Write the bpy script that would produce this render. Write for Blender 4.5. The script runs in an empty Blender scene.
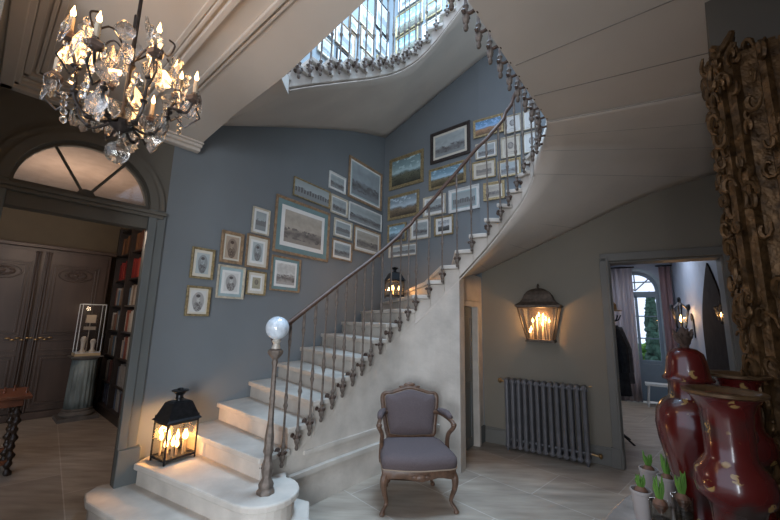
import bpy, bmesh, math, random
from mathutils import Vector, Matrix, Euler
random.seed(7)
PI = math.pi
R = math.radians
S = bpy.context.scene
COL = S.collection

# ------------------------------------------------------------------ camera
cd = bpy.data.cameras.new('camera')
cam = bpy.data.objects.new('camera', cd)
COL.objects.link(cam)
S.camera = cam
cd.sensor_fit = 'HORIZONTAL'
cd.sensor_width = 36.0
cd.lens = 360.0 / 780.0 * 36.0
cd.clip_start = 0.02
P_, R_ = R(9.5), R(1.3)
fw = Vector((0, math.cos(P_), math.sin(P_)))
rt = Vector((1, 0, 0))
up = rt.cross(fw)
r2 = rt * math.cos(R_) + up * math.sin(R_)
u2 = up * math.cos(R_) - rt * math.sin(R_)
m = Matrix((r2, u2, -fw)).transposed().to_4x4()
m.translation = (0, 0, 1.52)
cam.matrix_world = m

# ------------------------------------------------------------------ light
world = bpy.data.worlds.new('world')
S.world = world
world.use_nodes = True
wn = world.node_tree.nodes
bg = wn['Background']
bg.inputs[0].default_value = (0.70, 0.80, 1.0, 1)
bg.inputs[1].default_value = 1.45

def area(name, loc, target, sx, sy, power, color):
    l = bpy.data.lights.new(name, 'AREA')
    l.shape = 'RECTANGLE'
    l.size, l.size_y = sx, sy
    l.energy = power
    l.color = color
    o = bpy.data.objects.new(name, l)
    COL.objects.link(o)
    o.location = loc
    o.rotation_euler = (Vector(target) - Vector(loc)).to_track_quat('-Z', 'Y').to_euler()
    return o

def point(name, loc, power, color=(1, .55, .22), size=.03):
    l = bpy.data.lights.new(name, 'POINT')
    l.energy = power
    l.color = color
    l.shadow_soft_size = size
    o = bpy.data.objects.new(name, l)
    COL.objects.link(o)
    o.location = loc
    return o

area('hall_window_light', (-0.7, -2.4, 1.35), (-0.1, 3.6, 1.0), 1.3, 2.1, 160, (.84, .92, 1.0))
area('skylight', (0.6, 3.6, 8.6), (0.4, 4.4, 3), 2.4, 2.4, 700, (.50, .74, 1.0))
point('library_fill_light', (-3.7, 4.0, 2.55), 26, (1, .76, .58), .15)  # added fill without a fixture, lifts the library and its ceiling
area('next_room_fill_light', (4.3, 6.2, 2.9), (4.4, 6.2, 0), .8, .8, 20, (.8, .88, 1.0))  # added fill under the ceiling, brightens the next room; no fitting there
S.view_settings.view_transform = 'Standard'
S.view_settings.look = 'None'
S.view_settings.gamma = 1
S.view_settings.use_curve_mapping = False
S.view_settings.exposure = 0.2

# ------------------------------------------------------------------ materials
MATS = {}
def nmat(name):
    m = bpy.data.materials.new(name)
    m.use_nodes = True
    nt = m.node_tree
    return m, nt, nt.nodes['Principled BSDF']

def mat(name, col, rough=.6, metal=0.0, var=.12, scale=8, bump=.0, bscale=60, spec=.4, stretch=None, coat=0):
    """plain surface with procedural mottling and fine bump"""
    if name in MATS: return MATS[name]
    m, nt, b = nmat(name)
    b.inputs['Roughness'].default_value = rough
    b.inputs['Metallic'].default_value = metal
    b.inputs['Specular IOR Level'].default_value = spec
    b.inputs['Coat Weight'].default_value = coat
    tc = nt.nodes.new('ShaderNodeTexCoord')
    mp = nt.nodes.new('ShaderNodeMapping')
    nt.links.new(tc.outputs['Object'], mp.inputs[0])
    if stretch: mp.inputs['Scale'].default_value = stretch
    n = nt.nodes.new('ShaderNodeTexNoise')
    n.inputs['Scale'].default_value = scale
    n.inputs['Detail'].default_value = 6
    nt.links.new(mp.outputs[0], n.inputs['Vector'])
    cr = nt.nodes.new('ShaderNodeValToRGB')
    cr.color_ramp.elements[0].position = .3
    cr.color_ramp.elements[1].position = .7
    cr.color_ramp.elements[0].color = tuple(c * (1 - var) for c in col) + (1,)
    cr.color_ramp.elements[1].color = tuple(min(1, c * (1 + var)) for c in col) + (1,)
    nt.links.new(n.outputs[0], cr.inputs[0])
    nt.links.new(cr.outputs[0], b.inputs['Base Color'])
    if bump:
        n2 = nt.nodes.new('ShaderNodeTexNoise')
        n2.inputs['Scale'].default_value = bscale
        n2.inputs['Detail'].default_value = 4
        nt.links.new(mp.outputs[0], n2.inputs['Vector'])
        bp = nt.nodes.new('ShaderNodeBump')
        bp.inputs['Strength'].default_value = bump
        bp.inputs['Distance'].default_value = .01
        nt.links.new(n2.outputs[0], bp.inputs['Height'])
        nt.links.new(bp.outputs[0], b.inputs['Normal'])
    MATS[name] = m
    return m

def emis(name, col, st):
    if name in MATS: return MATS[name]
    m, nt, b = nmat(name)
    b.inputs['Base Color'].default_value = col + (1,)
    b.inputs['Emission Color'].default_value = col + (1,)
    b.inputs['Emission Strength'].default_value = st
    MATS[name] = m
    return m

def glassm(name, col=(1, 1, 1), rough=.0, mix=.85):
    """thin pane: mostly clear, with a sheen"""
    if name in MATS: return MATS[name]
    m, nt, b = nmat(name)
    nt.nodes.remove(b)
    tr = nt.nodes.new('ShaderNodeBsdfTransparent'); tr.inputs[0].default_value = col + (1,)
    gl = nt.nodes.new('ShaderNodeBsdfGlossy'); gl.inputs['Roughness'].default_value = max(rough, .05)
    mx = nt.nodes.new('ShaderNodeMixShader')
    lw = nt.nodes.new('ShaderNodeLayerWeight'); lw.inputs[0].default_value = .2
    pw_ = nt.nodes.new('ShaderNodeMath'); pw_.operation = 'POWER'; pw_.inputs[1].default_value = 3
    nt.links.new(lw.outputs['Facing'], pw_.inputs[0])
    ad = nt.nodes.new('ShaderNodeMath'); ad.operation = 'MULTIPLY_ADD'; ad.inputs[1].default_value = .5; ad.inputs[2].default_value = (1 - mix) * .3
    nt.links.new(pw_.outputs[0], ad.inputs[0])
    nt.links.new(ad.outputs[0], mx.inputs[0])
    nt.links.new(tr.outputs[0], mx.inputs[1]); nt.links.new(gl.outputs[0], mx.inputs[2])
    nt.links.new(mx.outputs[0], nt.nodes['Material Output'].inputs[0])
    MATS[name] = m
    return m

def crystal():
    if 'crystal' in MATS: return MATS['crystal']
    m, nt, b = nmat('crystal')
    nt.nodes.remove(b)
    g = nt.nodes.new('ShaderNodeBsdfGlass'); g.inputs['Roughness'].default_value = .03; g.inputs['IOR'].default_value = 1.5
    g.inputs[0].default_value = (1, .97, .93, 1)
    tr = nt.nodes.new('ShaderNodeBsdfTransparent')
    mx = nt.nodes.new('ShaderNodeMixShader'); mx.inputs[0].default_value = .72
    nt.links.new(tr.outputs[0], mx.inputs[1]); nt.links.new(g.outputs[0], mx.inputs[2])
    nt.links.new(mx.outputs[0], nt.nodes['Material Output'].inputs[0])
    MATS['crystal'] = m
    return m

WALL = mat('wall_paint', (.180, .198, .212), .75, var=.05, scale=1.5, bump=.05, bscale=20)
TRIM = mat('trim_paint', (.135, .145, .142), .5, var=.06, scale=3)
TAUPE = mat('taupe_paint', (.125, .112, .092), .7, var=.05, scale=2)
CEIL = mat('ceiling_plaster', (.55, .485, .425), .8, var=.04, scale=2, bump=.05, bscale=15)
SOFF = mat('soffit_plaster', (.60, .53, .465), .85, var=.07, scale=1.6, bump=.12, bscale=9)
STONE = mat('pale_limestone', (.52, .47, .415), .7, var=.14, scale=5, bump=.25, bscale=30)
IRON = mat('worn_iron', (.15, .12, .10), .6, .4, var=.35, scale=30)
DIRON = mat('rusted_iron', (.085, .055, .042), .6, .4, var=.4, scale=40)
RAILW = mat('rail_walnut', (.085, .045, .03), .5, var=.25, scale=20)
BLACKM = mat('black_metal', (.018, .018, .02), .35, .5, var=.3, scale=30)
GOLD = mat('dull_gilt', (.40, .31, .17), .42, .55, var=.35, scale=35, bump=.2, bscale=80)
GILT = mat('carved_gilt', (.105, .056, .022), .4, .6, var=.6, scale=25, bump=.5, bscale=60)
FWOOD = mat('frame_wood', (.30, .20, .12), .45, var=.3, scale=25)
FDARK = mat('frame_dark', (.045, .035, .032), .4, var=.3, scale=25)
FPALE = mat('frame_pale', (.52, .46, .36), .5, var=.2, scale=25)
FWHITE = mat('frame_white', (.62, .63, .62), .5, var=.1, scale=25)
MATC = mat('mat_cream', (.62, .58, .50), .8, var=.05)
MATB = mat('mat_blue', (.34, .44, .46), .8, var=.08)
MATG = mat('mat_teal', (.17, .26, .27), .8, var=.08)
MATW = mat('mat_white', (.72, .72, .70), .8, var=.04)
UPH = mat('mauve_linen', (.112, .084, .085), .95, var=.12, scale=120, bump=.5, bscale=400)
CARVE = mat('walnut_carved', (.115, .062, .038), .4, var=.35, scale=25)
PIPING = mat('piping_cord', (.30, .22, .16), .6, var=.1)
RADM = mat('radiator_paint', (.17, .165, .175), .38, .35, var=.12, scale=15)
PANE = glassm('lantern_glass', (1, .96, .9))
CLEAR = glassm('clear_glass', (.97, .99, 1))
FLAME = emis('flame', (1, .58, .22), 14)
BULB = emis('small_flame_glow', (1, .60, .24), 40)
WAX = mat('candle_wax', (.34, .27, .19), .5, var=.05)
BRASS = mat('brass', (.35, .22, .10), .35, .8, var=.3)

def stone_floor():
    m, nt, b = nmat('stone_floor')
    tc = nt.nodes.new('ShaderNodeTexCoord')
    mp = nt.nodes.new('ShaderNodeMapping')
    mp.inputs['Rotation'].default_value = (0, 0, R(47))
    mp.inputs['Location'].default_value = (.12, .33, 0)
    nt.links.new(tc.outputs['Object'], mp.inputs[0])
    br = nt.nodes.new('ShaderNodeTexBrick')
    br.inputs['Scale'].default_value = 1
    br.inputs['Brick Width'].default_value = 1.05
    br.inputs['Row Height'].default_value = .62
    br.inputs['Mortar Size'].default_value = .006
    br.inputs['Mortar Smooth'].default_value = .6
    br.inputs['Color1'].default_value = (.40, .355, .30, 1)
    br.inputs['Color2'].default_value = (.31, .275, .235, 1)
    br.inputs['Mortar'].default_value = (.50, .47, .43, 1)
    nt.links.new(mp.outputs[0], br.inputs['Vector'])
    n = nt.nodes.new('ShaderNodeTexNoise'); n.inputs['Scale'].default_value = 3.5; n.inputs['Detail'].default_value = 8
    mp2 = nt.nodes.new('ShaderNodeMapping'); mp2.inputs['Rotation'].default_value = (0, 0, R(47)); mp2.inputs['Scale'].default_value = (.6, 3, 1)
    nt.links.new(tc.outputs['Object'], mp2.inputs[0]); nt.links.new(mp2.outputs[0], n.inputs['Vector'])
    cr = nt.nodes.new('ShaderNodeValToRGB')
    cr.color_ramp.elements[0].color = (.66, .60, .56, 1); cr.color_ramp.elements[1].color = (1.15, 1.1, 1.05, 1)
    cr.color_ramp.elements[0].position = .3; cr.color_ramp.elements[1].position = .7
    nt.links.new(n.outputs[0], cr.inputs[0])
    mx = nt.nodes.new('ShaderNodeMix'); mx.data_type = 'RGBA'; mx.blend_type = 'MULTIPLY'; mx.inputs[0].default_value = 1
    nt.links.new(br.outputs[0], mx.inputs[6]); nt.links.new(cr.outputs[0], mx.inputs[7])
    nt.links.new(mx.outputs[2], b.inputs['Base Color'])
    b.inputs['Roughness'].default_value = .42
    bp = nt.nodes.new('ShaderNodeBump'); bp.inputs['Strength'].default_value = .15; bp.inputs['Distance'].default_value = .01
    nt.links.new(n.outputs[0], bp.inputs['Height']); nt.links.new(bp.outputs[0], b.inputs['Normal'])
    return m
FLOORM = stone_floor()
WALL_WARM_LIT = mat('wall_paint_warm_lit', (.225, .197, .155), .75, var=.05, scale=1.5, bump=.05, bscale=20)  # same wall paint, with the warm light put into its colour

def print_mat(name, kind, paper=(.55, .50, .42), ink=(.10, .09, .09), seed=0.0, sky=(.25, .42, .52), land=(.22, .17, .09)):
    """picture surfaces from noise: kind in sketch, portrait, cameo, painting, building"""
    if name in MATS: return MATS[name]
    m, nt, b = nmat(name)
    L = nt.links.new; N = nt.nodes.new
    tc = N('ShaderNodeTexCoord'); sp = N('ShaderNodeSeparateXYZ'); L(tc.outputs['Generated'], sp.inputs[0])
    def math_(op, a, b_=None):
        n = N('ShaderNodeMath'); n.operation = op
        for i, x in enumerate((a, b_)):
            if x is None: continue
            if isinstance(x, (int, float)): n.inputs[i].default_value = x
            else: L(x, n.inputs[i])
        return n.outputs[0]
    def noise(scale, detail=6, off=0.0):
        mp = N('ShaderNodeMapping'); mp.inputs['Location'].default_value = (seed + off, seed * 1.7, seed); L(tc.outputs['Generated'], mp.inputs[0])
        n = N('ShaderNodeTexNoise'); n.inputs['Scale'].default_value = scale; n.inputs['Detail'].default_value = detail; L(mp.outputs[0], n.inputs['Vector'])
        return n.outputs[0]
    def ramp(fac, stops):
        cr = N('ShaderNodeValToRGB'); e = cr.color_ramp.elements
        while len(e) < len(stops): e.new(.5)
        for k, (p, c) in enumerate(stops): e[k].position = p; e[k].color = tuple(c) + (1,)
        L(fac, cr.inputs[0]); return cr.outputs[0]
    def mix(fac, a, c):
        n = N('ShaderNodeMix'); n.data_type = 'RGBA'
        L(fac, n.inputs[0])
        for i, x in ((6, a), (7, c)):
            if isinstance(x, tuple): n.inputs[i].default_value = x + (1,)
            else: L(x, n.inputs[i])
        return n.outputs[2]
    X, Z = sp.outputs[0], sp.outputs[2]
    def ell(cx, cz, rx, rz, soft=.25):
        a = math_('DIVIDE', math_('SUBTRACT', X, cx), rx); c = math_('DIVIDE', math_('SUBTRACT', Z, cz), rz)
        d = math_('ADD', math_('MULTIPLY', a, a), math_('MULTIPLY', c, c))
        o = math_('DIVIDE', math_('SUBTRACT', 1.0, d), soft)
        n = N('ShaderNodeClamp'); L(o, n.inputs[0]); return n.outputs[0]
    def band(lo, hi):
        return math_('MULTIPLY', math_('GREATER_THAN', Z, lo), math_('LESS_THAN', Z, hi))
    mid = tuple((p + i) / 2 for p, i in zip(paper, ink))
    if kind == 'portrait':
        shade = ramp(noise(14), [(.35, ink), (.65, mid)])
        c = mix(ell(.5, .5, .40, .44, .15), paper, mid)
        c = mix(ell(.5, .26, .30, .26), c, shade)
        c = mix(ell(.48, .60, .15, .19), c, ramp(noise(10, 4, 3), [(.4, mid), (.55, tuple(p * .85 for p in paper))]))
        c = mix(ell(.48, .74, .15, .08), c, ink)
    elif kind == 'cameo':
        shade = ramp(noise(16), [(.4, ink), (.6, mid)])
        c = mix(ell(.5, .58, .25, .25, .1), paper, shade)
        c = mix(ell(.5, .60, .12, .16), c, mid)
        c = mix(math_('MULTIPLY', band(.12, .16), ell(.5, .14, .3, .5)), c, mid)
    elif kind == 'sketch':
        h = math_('ADD', Z, math_('MULTIPLY', math_('SUBTRACT', noise(5), .5), .35))
        c = ramp(h, [(.10, mid), (.30, ink), (.42, mid), (.50, paper), (.75, tuple(p * .8 for p in paper)), (1, paper)])
        c = mix(math_('MULTIPLY', math_('GREATER_THAN', noise(9, 8, 4), .54), math_('LESS_THAN', math_('ABSOLUTE', math_('SUBTRACT', Z, .30)), .17)), c, ink)
        c = mix(math_('MULTIPLY', math_('SUBTRACT', noise(6, 8, 8), .35), 1.6), c, mid)
    elif kind == 'building':
        c = ramp(Z, [(.0, mid), (.25, mid), (.30, paper), (1, tuple(p * .75 for p in paper))])
        wv = N('ShaderNodeTexWave'); wv.inputs['Scale'].default_value = 4; wv.inputs['Distortion'].default_value = 2; L(tc.outputs['Generated'], wv.inputs[0])
        body = mix(wv.outputs[1], mid, ink)
        h = math_('ADD', .55, math_('MULTIPLY', math_('SUBTRACT', noise(7), .5), .5))
        c = mix(math_('MULTIPLY', math_('LESS_THAN', Z, h), math_('GREATER_THAN', Z, .25)), c, body)
    else:
        h = math_('ADD', Z, math_('MULTIPLY', math_('SUBTRACT', noise(4), .5), .35))
        cl = tuple(min(1, s * 1.3 + .12) for s in sky)
        c = ramp(h, [(.0, tuple(l * .35 for l in land)), (.22, land), (.36, tuple(l * 1.4 for l in land)), (.44, tuple((a + b2) / 2 for a, b2 in zip(land, sky))), (.52, cl), (.70, sky), (1, tuple(s * .7 for s in sky))])
        c = mix(math_('MULTIPLY', math_('GREATER_THAN', noise(7, 5, 2), .58), math_('GREATER_THAN', Z, .5)), c, cl)
        c = mix(math_('MULTIPLY', math_('GREATER_THAN', noise(18, 3, 5), .60), math_('LESS_THAN', Z, .45)), c, tuple(l * .3 for l in land))
    L(c, b.inputs['Base Color'])
    b.inputs['Roughness'].default_value = .5
    b.inputs['Coat Weight'].default_value = .25
    b.inputs['Coat Roughness'].default_value = .08
    MATS[name] = m
    return m

# ------------------------------------------------------------------ mesh helpers
class MB:
    """collects geometry, then links it as ONE object"""
    def __init__(s): s.v = []; s.f = []
    def add(s, vs, fs, M=None):
        o = len(s.v)
        for p in vs:
            p = Vector(p)
            s.v.append(M @ p if M else p)
        for f in fs: s.f.append(tuple(o + i for i in f))
        return s
    def box(s, c, d, rz=0, M=None):
        x, y, z = (k / 2 for k in d)
        T = Matrix.Translation(c) @ Matrix.Rotation(rz, 4, 'Z')
        if M: T = M @ T
        vs = [(i * x, j * y, k * z) for i in (-1, 1) for j in (-1, 1) for k in (-1, 1)]
        return s.add(vs, [(0, 1, 3, 2), (4, 6, 7, 5), (0, 4, 5, 1), (2, 3, 7, 6), (0, 2, 6, 4), (1, 5, 7, 3)], T)
    def tube(s, pts, rad, n=8, M=None, closed=False):
        pts = [Vector(p) for p in pts]
        if not isinstance(rad, (list, tuple)): rad = [rad] * len(pts)
        vs, fs = [], []
        k = len(pts)
        ref = None
        for i, p in enumerate(pts):
            if closed: t = pts[(i + 1) % k] - pts[i - 1]
            else: t = pts[min(i + 1, k - 1)] - pts[max(i - 1, 0)]
            if t.length < 1e-9: t = Vector((0, 0, 1))
            t.normalize()
            if ref is None: ref = Vector((0, 0, 1)) if abs(t.z) < .9 else Vector((1, 0, 0))
            a = ref - t * ref.dot(t)
            if a.length < 1e-4: a = t.orthogonal()
            a.normalize(); ref = a
            b = t.cross(a)
            for j in range(n):
                an = 2 * PI * j / n
                vs.append(p + (a * math.cos(an) + b * math.sin(an)) * rad[i])
        for i in range(k if closed else k - 1):
            for j in range(n):
                q = (i + 1) % k
                fs.append((i * n + j, i * n + (j + 1) % n, q * n + (j + 1) % n, q * n + j))
        if not closed:
            fs.append(tuple(range(n))[::-1]); fs.append(tuple((k - 1) * n + j for j in range(n)))
        return s.add(vs, fs, M)
    def lathe(s, prof, c=(0, 0, 0), n=16, M=None, flute=0, fl_n=0):
        vs, fs = [], []
        for (r_, z) in prof:
            for j in range(n):
                an = 2 * PI * j / n
                rr = r_ * (1 + flute * math.cos(fl_n * an)) if flute else r_
                vs.append((c[0] + rr * math.cos(an), c[1] + rr * math.sin(an), c[2] + z))
        for i in range(len(prof) - 1):
            for j in range(n):
                fs.append((i * n + j, i * n + (j + 1) % n, (i + 1) * n + (j + 1) % n, (i + 1) * n + j))
        fs.append(tuple(range(n))[::-1]); fs.append(tuple((len(prof) - 1) * n + j for j in range(n)))
        return s.add(vs, fs, M)
    def prism(s, poly, z0, z1, M=None):
        """poly in xy; z0/z1 scalars or per-vertex lists"""
        k = len(poly)
        a = z0 if isinstance(z0, (list, tuple)) else [z0] * k
        b = z1 if isinstance(z1, (list, tuple)) else [z1] * k
        vs = [(p[0], p[1], a[i]) for i, p in enumerate(poly)] + [(p[0], p[1], b[i]) for i, p in enumerate(poly)]
        fs = [tuple(range(k))[::-1], tuple(range(k, 2 * k))] + [(i, (i + 1) % k, k + (i + 1) % k, k + i) for i in range(k)]
        return s.add(vs, fs, M)
    def ball(s, c, r_, n=8, m_=6, M=None):
        if not isinstance(r_, (tuple, list)): r_ = (r_, r_, r_)
        vs = [(c[0], c[1], c[2] - r_[2])]
        for i in range(1, m_):
            a = -PI / 2 + PI * i / m_
            for j in range(n):
                b = 2 * PI * j / n
                vs.append((c[0] + r_[0] * math.cos(a) * math.cos(b), c[1] + r_[1] * math.cos(a) * math.sin(b), c[2] + r_[2] * math.sin(a)))
        vs.append((c[0], c[1], c[2] + r_[2]))
        fs = [(0, 1 + (j + 1) % n, 1 + j) for j in range(n)]
        for i in range(m_ - 2):
            for j in range(n):
                fs.append((1 + i * n + j, 1 + i * n + (j + 1) % n, 1 + (i + 1) * n + (j + 1) % n, 1 + (i + 1) * n + j))
        l = len(vs) - 1; o = 1 + (m_ - 2) * n
        fs += [(o + j, o + (j + 1) % n, l) for j in range(n)]
        return s.add(vs, fs, M)
    def grid(s, rows, M=None, closed=False):
        """rows: list of equal-length point lists"""
        n = len(rows[0]); vs = [p for r_ in rows for p in r_]
        fs = []
        for i in range(len(rows) - 1):
            for j in range(n if closed else n - 1):
                fs.append((i * n + j, i * n + (j + 1) % n, (i + 1) * n + (j + 1) % n, (i + 1) * n + j))
        return s.add(vs, fs, M)
    def build(s, name, m_, parent=None, smooth=False, bevel=0, solid=0, subsurf=0):
        me = bpy.data.meshes.new(name)
        me.from_pydata([tuple(v) for v in s.v], [], s.f)
        bm = bmesh.new(); bm.from_mesh(me)
        bmesh.ops.recalc_face_normals(bm, faces=bm.faces)
        bm.to_mesh(me); bm.free()
        me.materials.append(m_)
        o = bpy.data.objects.new(name, me)
        COL.objects.link(o)
        if parent: o.parent = parent
        if smooth:
            for p in me.polygons: p.use_smooth = True
            if smooth != 'all':
                me.set_sharp_from_angle(angle=R(38))
        if solid:
            md = o.modifiers.new('s', 'SOLIDIFY'); md.thickness = solid; md.offset = 0
        if bevel:
            md = o.modifiers.new('b', 'BEVEL'); md.width = bevel; md.segments = 2; md.limit_method = 'ANGLE'
        if subsurf:
            md = o.modifiers.new('ss', 'SUBSURF'); md.levels = subsurf; md.render_levels = subsurf
        return o

def tag(o, label=None, cat=None, group=None, kind=None):
    if label: o['label'] = label
    if cat: o['category'] = cat
    if group: o['group'] = group
    if kind: o['kind'] = kind
    return o
def thing(name, label, cat, loc=(0, 0, 0), rz=0, group=None):
    o = bpy.data.objects.new(name, None); COL.objects.link(o)
    o.location = loc; o.rotation_euler = (0, 0, rz); o.empty_display_size = .05
    return tag(o, label, cat, group)
def struct(mb, name, m_, **k):
    return tag(mb.build(name, m_, **k), kind='structure')
def copy_part(o, parent, M=None):
    c = o.copy(); COL.objects.link(c); c.parent = parent
    if M is not None: c.matrix_local = M
    for ch in list(o.children):
        d = ch.copy(); COL.objects.link(d); d.parent = c
    return c

def azv(a): return Vector((math.sin(R(a)), math.cos(R(a)), 0))
def frame(org, az):
    """local x along azimuth, local y horizontal normal to its left, z up"""
    d = azv(az); n = Vector((-d.y, d.x, 0))
    M = Matrix((d, n, Vector((0, 0, 1)))).transposed().to_4x4()
    M.translation = (org[0], org[1], 0)
    return M
def wall_seg(p, q, z0, z1, th, holes=(), name='wall', m_=None, side=1):
    """wall from p to q; thickness to the left of p->q (side=1). holes: (s0,s1,za,zb)"""
    p = Vector((p[0], p[1], 0)); q = Vector((q[0], q[1], 0)); d = (q - p); L = d.length
    az = math.degrees(math.atan2(d.x, d.y)); M = frame(p, az)
    mb = MB()
    y = side * th / 2
    cuts = sorted(holes)
    s = 0
    for (a, b, za, zb) in cuts:
        mb.box(((s + a) / 2, y, (z0 + z1) / 2), (a - s, th, z1 - z0), M=M)
        if za > z0: mb.box(((a + b) / 2, y, (z0 + za) / 2), (b - a, th, za - z0), M=M)
        if zb < z1: mb.box(((a + b) / 2, y, (zb + z1) / 2), (b - a, th, z1 - zb), M=M)
        s = b
    mb.box(((s + L) / 2, y, (z0 + z1) / 2), (L - s, th, z1 - z0), M=M)
    return struct(mb, name, m_ or WALL), M, L

def spline(pts, n=6):
    """catmull-rom through pts (tuples of any dim)"""
    out = []
    P = [Vector(p) for p in pts]
    for i in range(len(P) - 1):
        a = P[i - 1] if i else P[0] * 2 - P[1]
        b, c = P[i], P[i + 1]
        d = P[i + 2] if i + 2 < len(P) else P[-1] * 2 - P[-2]
        for k in range(n):
            t = k / n
            out.append(.5 * ((2 * b) + (c - a) * t + (2 * a - 5 * b + 4 * c - d) * t * t + (3 * b - a - 3 * c + d) * t ** 3))
    out.append(P[-1])
    return out

# ------------------------------------------------------------------ plan
J = Vector((-2.10, 3.25, 0))            # corner between arch wall and picture wall
COR = Vector((-.14, 6.22, 0))           # far corner of the stairwell
AA = Vector((1.29, 5.00, 0))
DR0, DR1 = Vector((2.57, 4.18, 0)), Vector((3.43, 3.64, 0))     # doorway
MC = Vector((3.50, 3.60, 0))            # corner with mirror wall
UA = 41
ud = azv(UA); vd = Vector((-ud.y, ud.x, 0))
MU = frame(J, UA)                        # local x = u (along arch wall), y = v (into library)
def U(u, v, z=0): return MU @ Vector((u, v, z))
TOP = 9.0
MD = azv(43)                             # mirror wall direction (away from the camera)
MN = Vector((MD.y, -MD.x, 0))            # towards the wall
def W(D, off, z=0): return MD * D + MN * off + Vector((0, 0, z))

# ------------------------------------------------------------------ structure
mb = MB(); mb.box((0, 5, -.05), (30, 26, .1)); struct(mb, 'floor', FLOORM)

wall_seg(J, COR, 0, TOP, .3, name='wall_left')
wall_seg(COR, AA, 0, TOP, .3, name='wall_back')
L0 = (DR0 - AA).length
wall_seg(W(5.05, .07), W(2.3, .07), 0, TOP, .33, name='wall_mirror', m_=TAUPE)
wall_seg(W(2.3, .40), W(-.6, .40), 0, 3.4, .2, name='wall_recess', m_=TAUPE)

# wall with the arched opening
def arch_pts(cx, cz, r_, n=20, a0=0, a1=PI):
    return [(cx + r_ * math.cos(a0 + (a1 - a0) * i / n), cz + r_ * math.sin(a0 + (a1 - a0) * i / n)) for i in range(n + 1)]
AC, AR, AZ = -.58, .44, 2.46
def vert_prism(mb, poly, y0, y1, M):
    """polygon in local x,z extruded from y0 to y1"""
    k = len(poly)
    vs = [(p[0], y0, p[1]) for p in poly] + [(p[0], y1, p[1]) for p in poly]
    fs = [tuple(range(k)), tuple(range(k, 2 * k))[::-1]] + [(i, k + i, k + (i + 1) % k, (i + 1) % k) for i in range(k)]
    mb.add(vs, fs, M)
MR = frame(AA, math.degrees(math.atan2((MC - AA).x, (MC - AA).y)))
LD0, LD1, LMC = (DR0 - AA).length, (DR1 - AA).length, (MC - AA).length
mb = MB()
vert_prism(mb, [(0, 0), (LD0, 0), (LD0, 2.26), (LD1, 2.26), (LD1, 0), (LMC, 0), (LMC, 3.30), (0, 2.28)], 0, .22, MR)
struct(mb, 'wall_radiator', WALL_WARM_LIT)
mb = MB(); vert_prism(mb, [(0, 2.28), (LMC, 3.30), (LMC, TOP), (0, TOP)], 0, .22, MR); struct(mb, 'wall_upper', WALL)
mb = MB()
mb.box((-.07, .015, 1.6), (.14, .03, 3.2), M=MU)
mb.box((-1.13, .05, 1.6), (.22, .10, 3.2), M=MU)
arc = arch_pts(AC, AZ, AR)
half = len(arc) // 2
vert_prism(mb, [(-.14, AZ)] + arc[1:half + 1] + [(AC, 3.2), (-.14, 3.2)], 0, .10, MU)
vert_prism(mb, [(AC, 3.2)] + arc[half:-1] + [(-1.02, AZ), (-1.02, 3.2)], 0, .10, MU)
struct(mb, 'wall_arch', TAUPE)
mb = MB(); mb.box((-1.22, -.7, 1.6), (.12, 1.75, 3.2), M=MU); struct(mb, 'wall_hall', TAUPE)
# arched surround and jamb mouldings
mb = MB()
for r0, r1, y in ((.44, .505, -.05), (.505, .56, -.03)):
    o_ = arch_pts(AC, AZ, r1, 24); i_ = arch_pts(AC, AZ, r0, 24)
    for k in range(24):
        vert_prism(mb, [o_[k], o_[k + 1], i_[k + 1], i_[k]], y, .0, MU)
struct(mb, 'trim_1', TAUPE)
mb = MB()
for x0, x1, y in ((-.14, -.075, -.05), (-.075, -.0, -.03)):
    mb.box(((x0 + x1) / 2, y / 2, 1.23), (x1 - x0, -y, 2.46), M=MU)
mb.box((-.06, -.035, .30), (.16, .09, .28), M=MU)
for x0, x1, y in ((-1.085, -1.02, -.05), (-1.16, -1.085, -.03)):
    mb.box(((x0 + x1) / 2, y / 2, 1.23), (x1 - x0, -y, 2.46), M=MU)
struct(mb, 'trim_2', TRIM, bevel=.006)
mb = MB()
mb.box((AC, .04, 2.34), (.88, .12, .13), M=MU); mb.box((AC, .02, 2.425), (1.14, .18, .03), M=MU); mb.box((AC, -.005, 2.395), (1.1, .1, .03), M=MU)
struct(mb, 'trim_3', TAUPE, bevel=.005)
# fanlight
fan = thing('window_1', None, None); tag(fan, kind='structure')
mb = MB()
for a in (58, 122):
    d = Vector((math.cos(R(a)), 0, math.sin(R(a))))
    mb.tube([Vector((AC, .05, AZ)) + d * .03, Vector((AC, .05, AZ)) + d * .45], .011, 6, M=MU)
mb.box((AC, .05, AZ + .012), (.9, .04, .03), M=MU)
vert_prism(mb, arch_pts(AC, AZ, .065, 8), .03, .07, MU)
for k in range(20):
    o_ = arch_pts(AC, AZ, .445, 20); i_ = arch_pts(AC, AZ, .42, 20)
    vert_prism(mb, [o_[k], o_[k + 1], i_[k + 1], i_[k]], .03, .07, MU)
mb.build('window_frame', TAUPE, fan)
mb = MB(); vert_prism(mb, arch_pts(AC, AZ, .43, 20), .046, .050, MU); mb.build('pane', CLEAR, fan)

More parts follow.
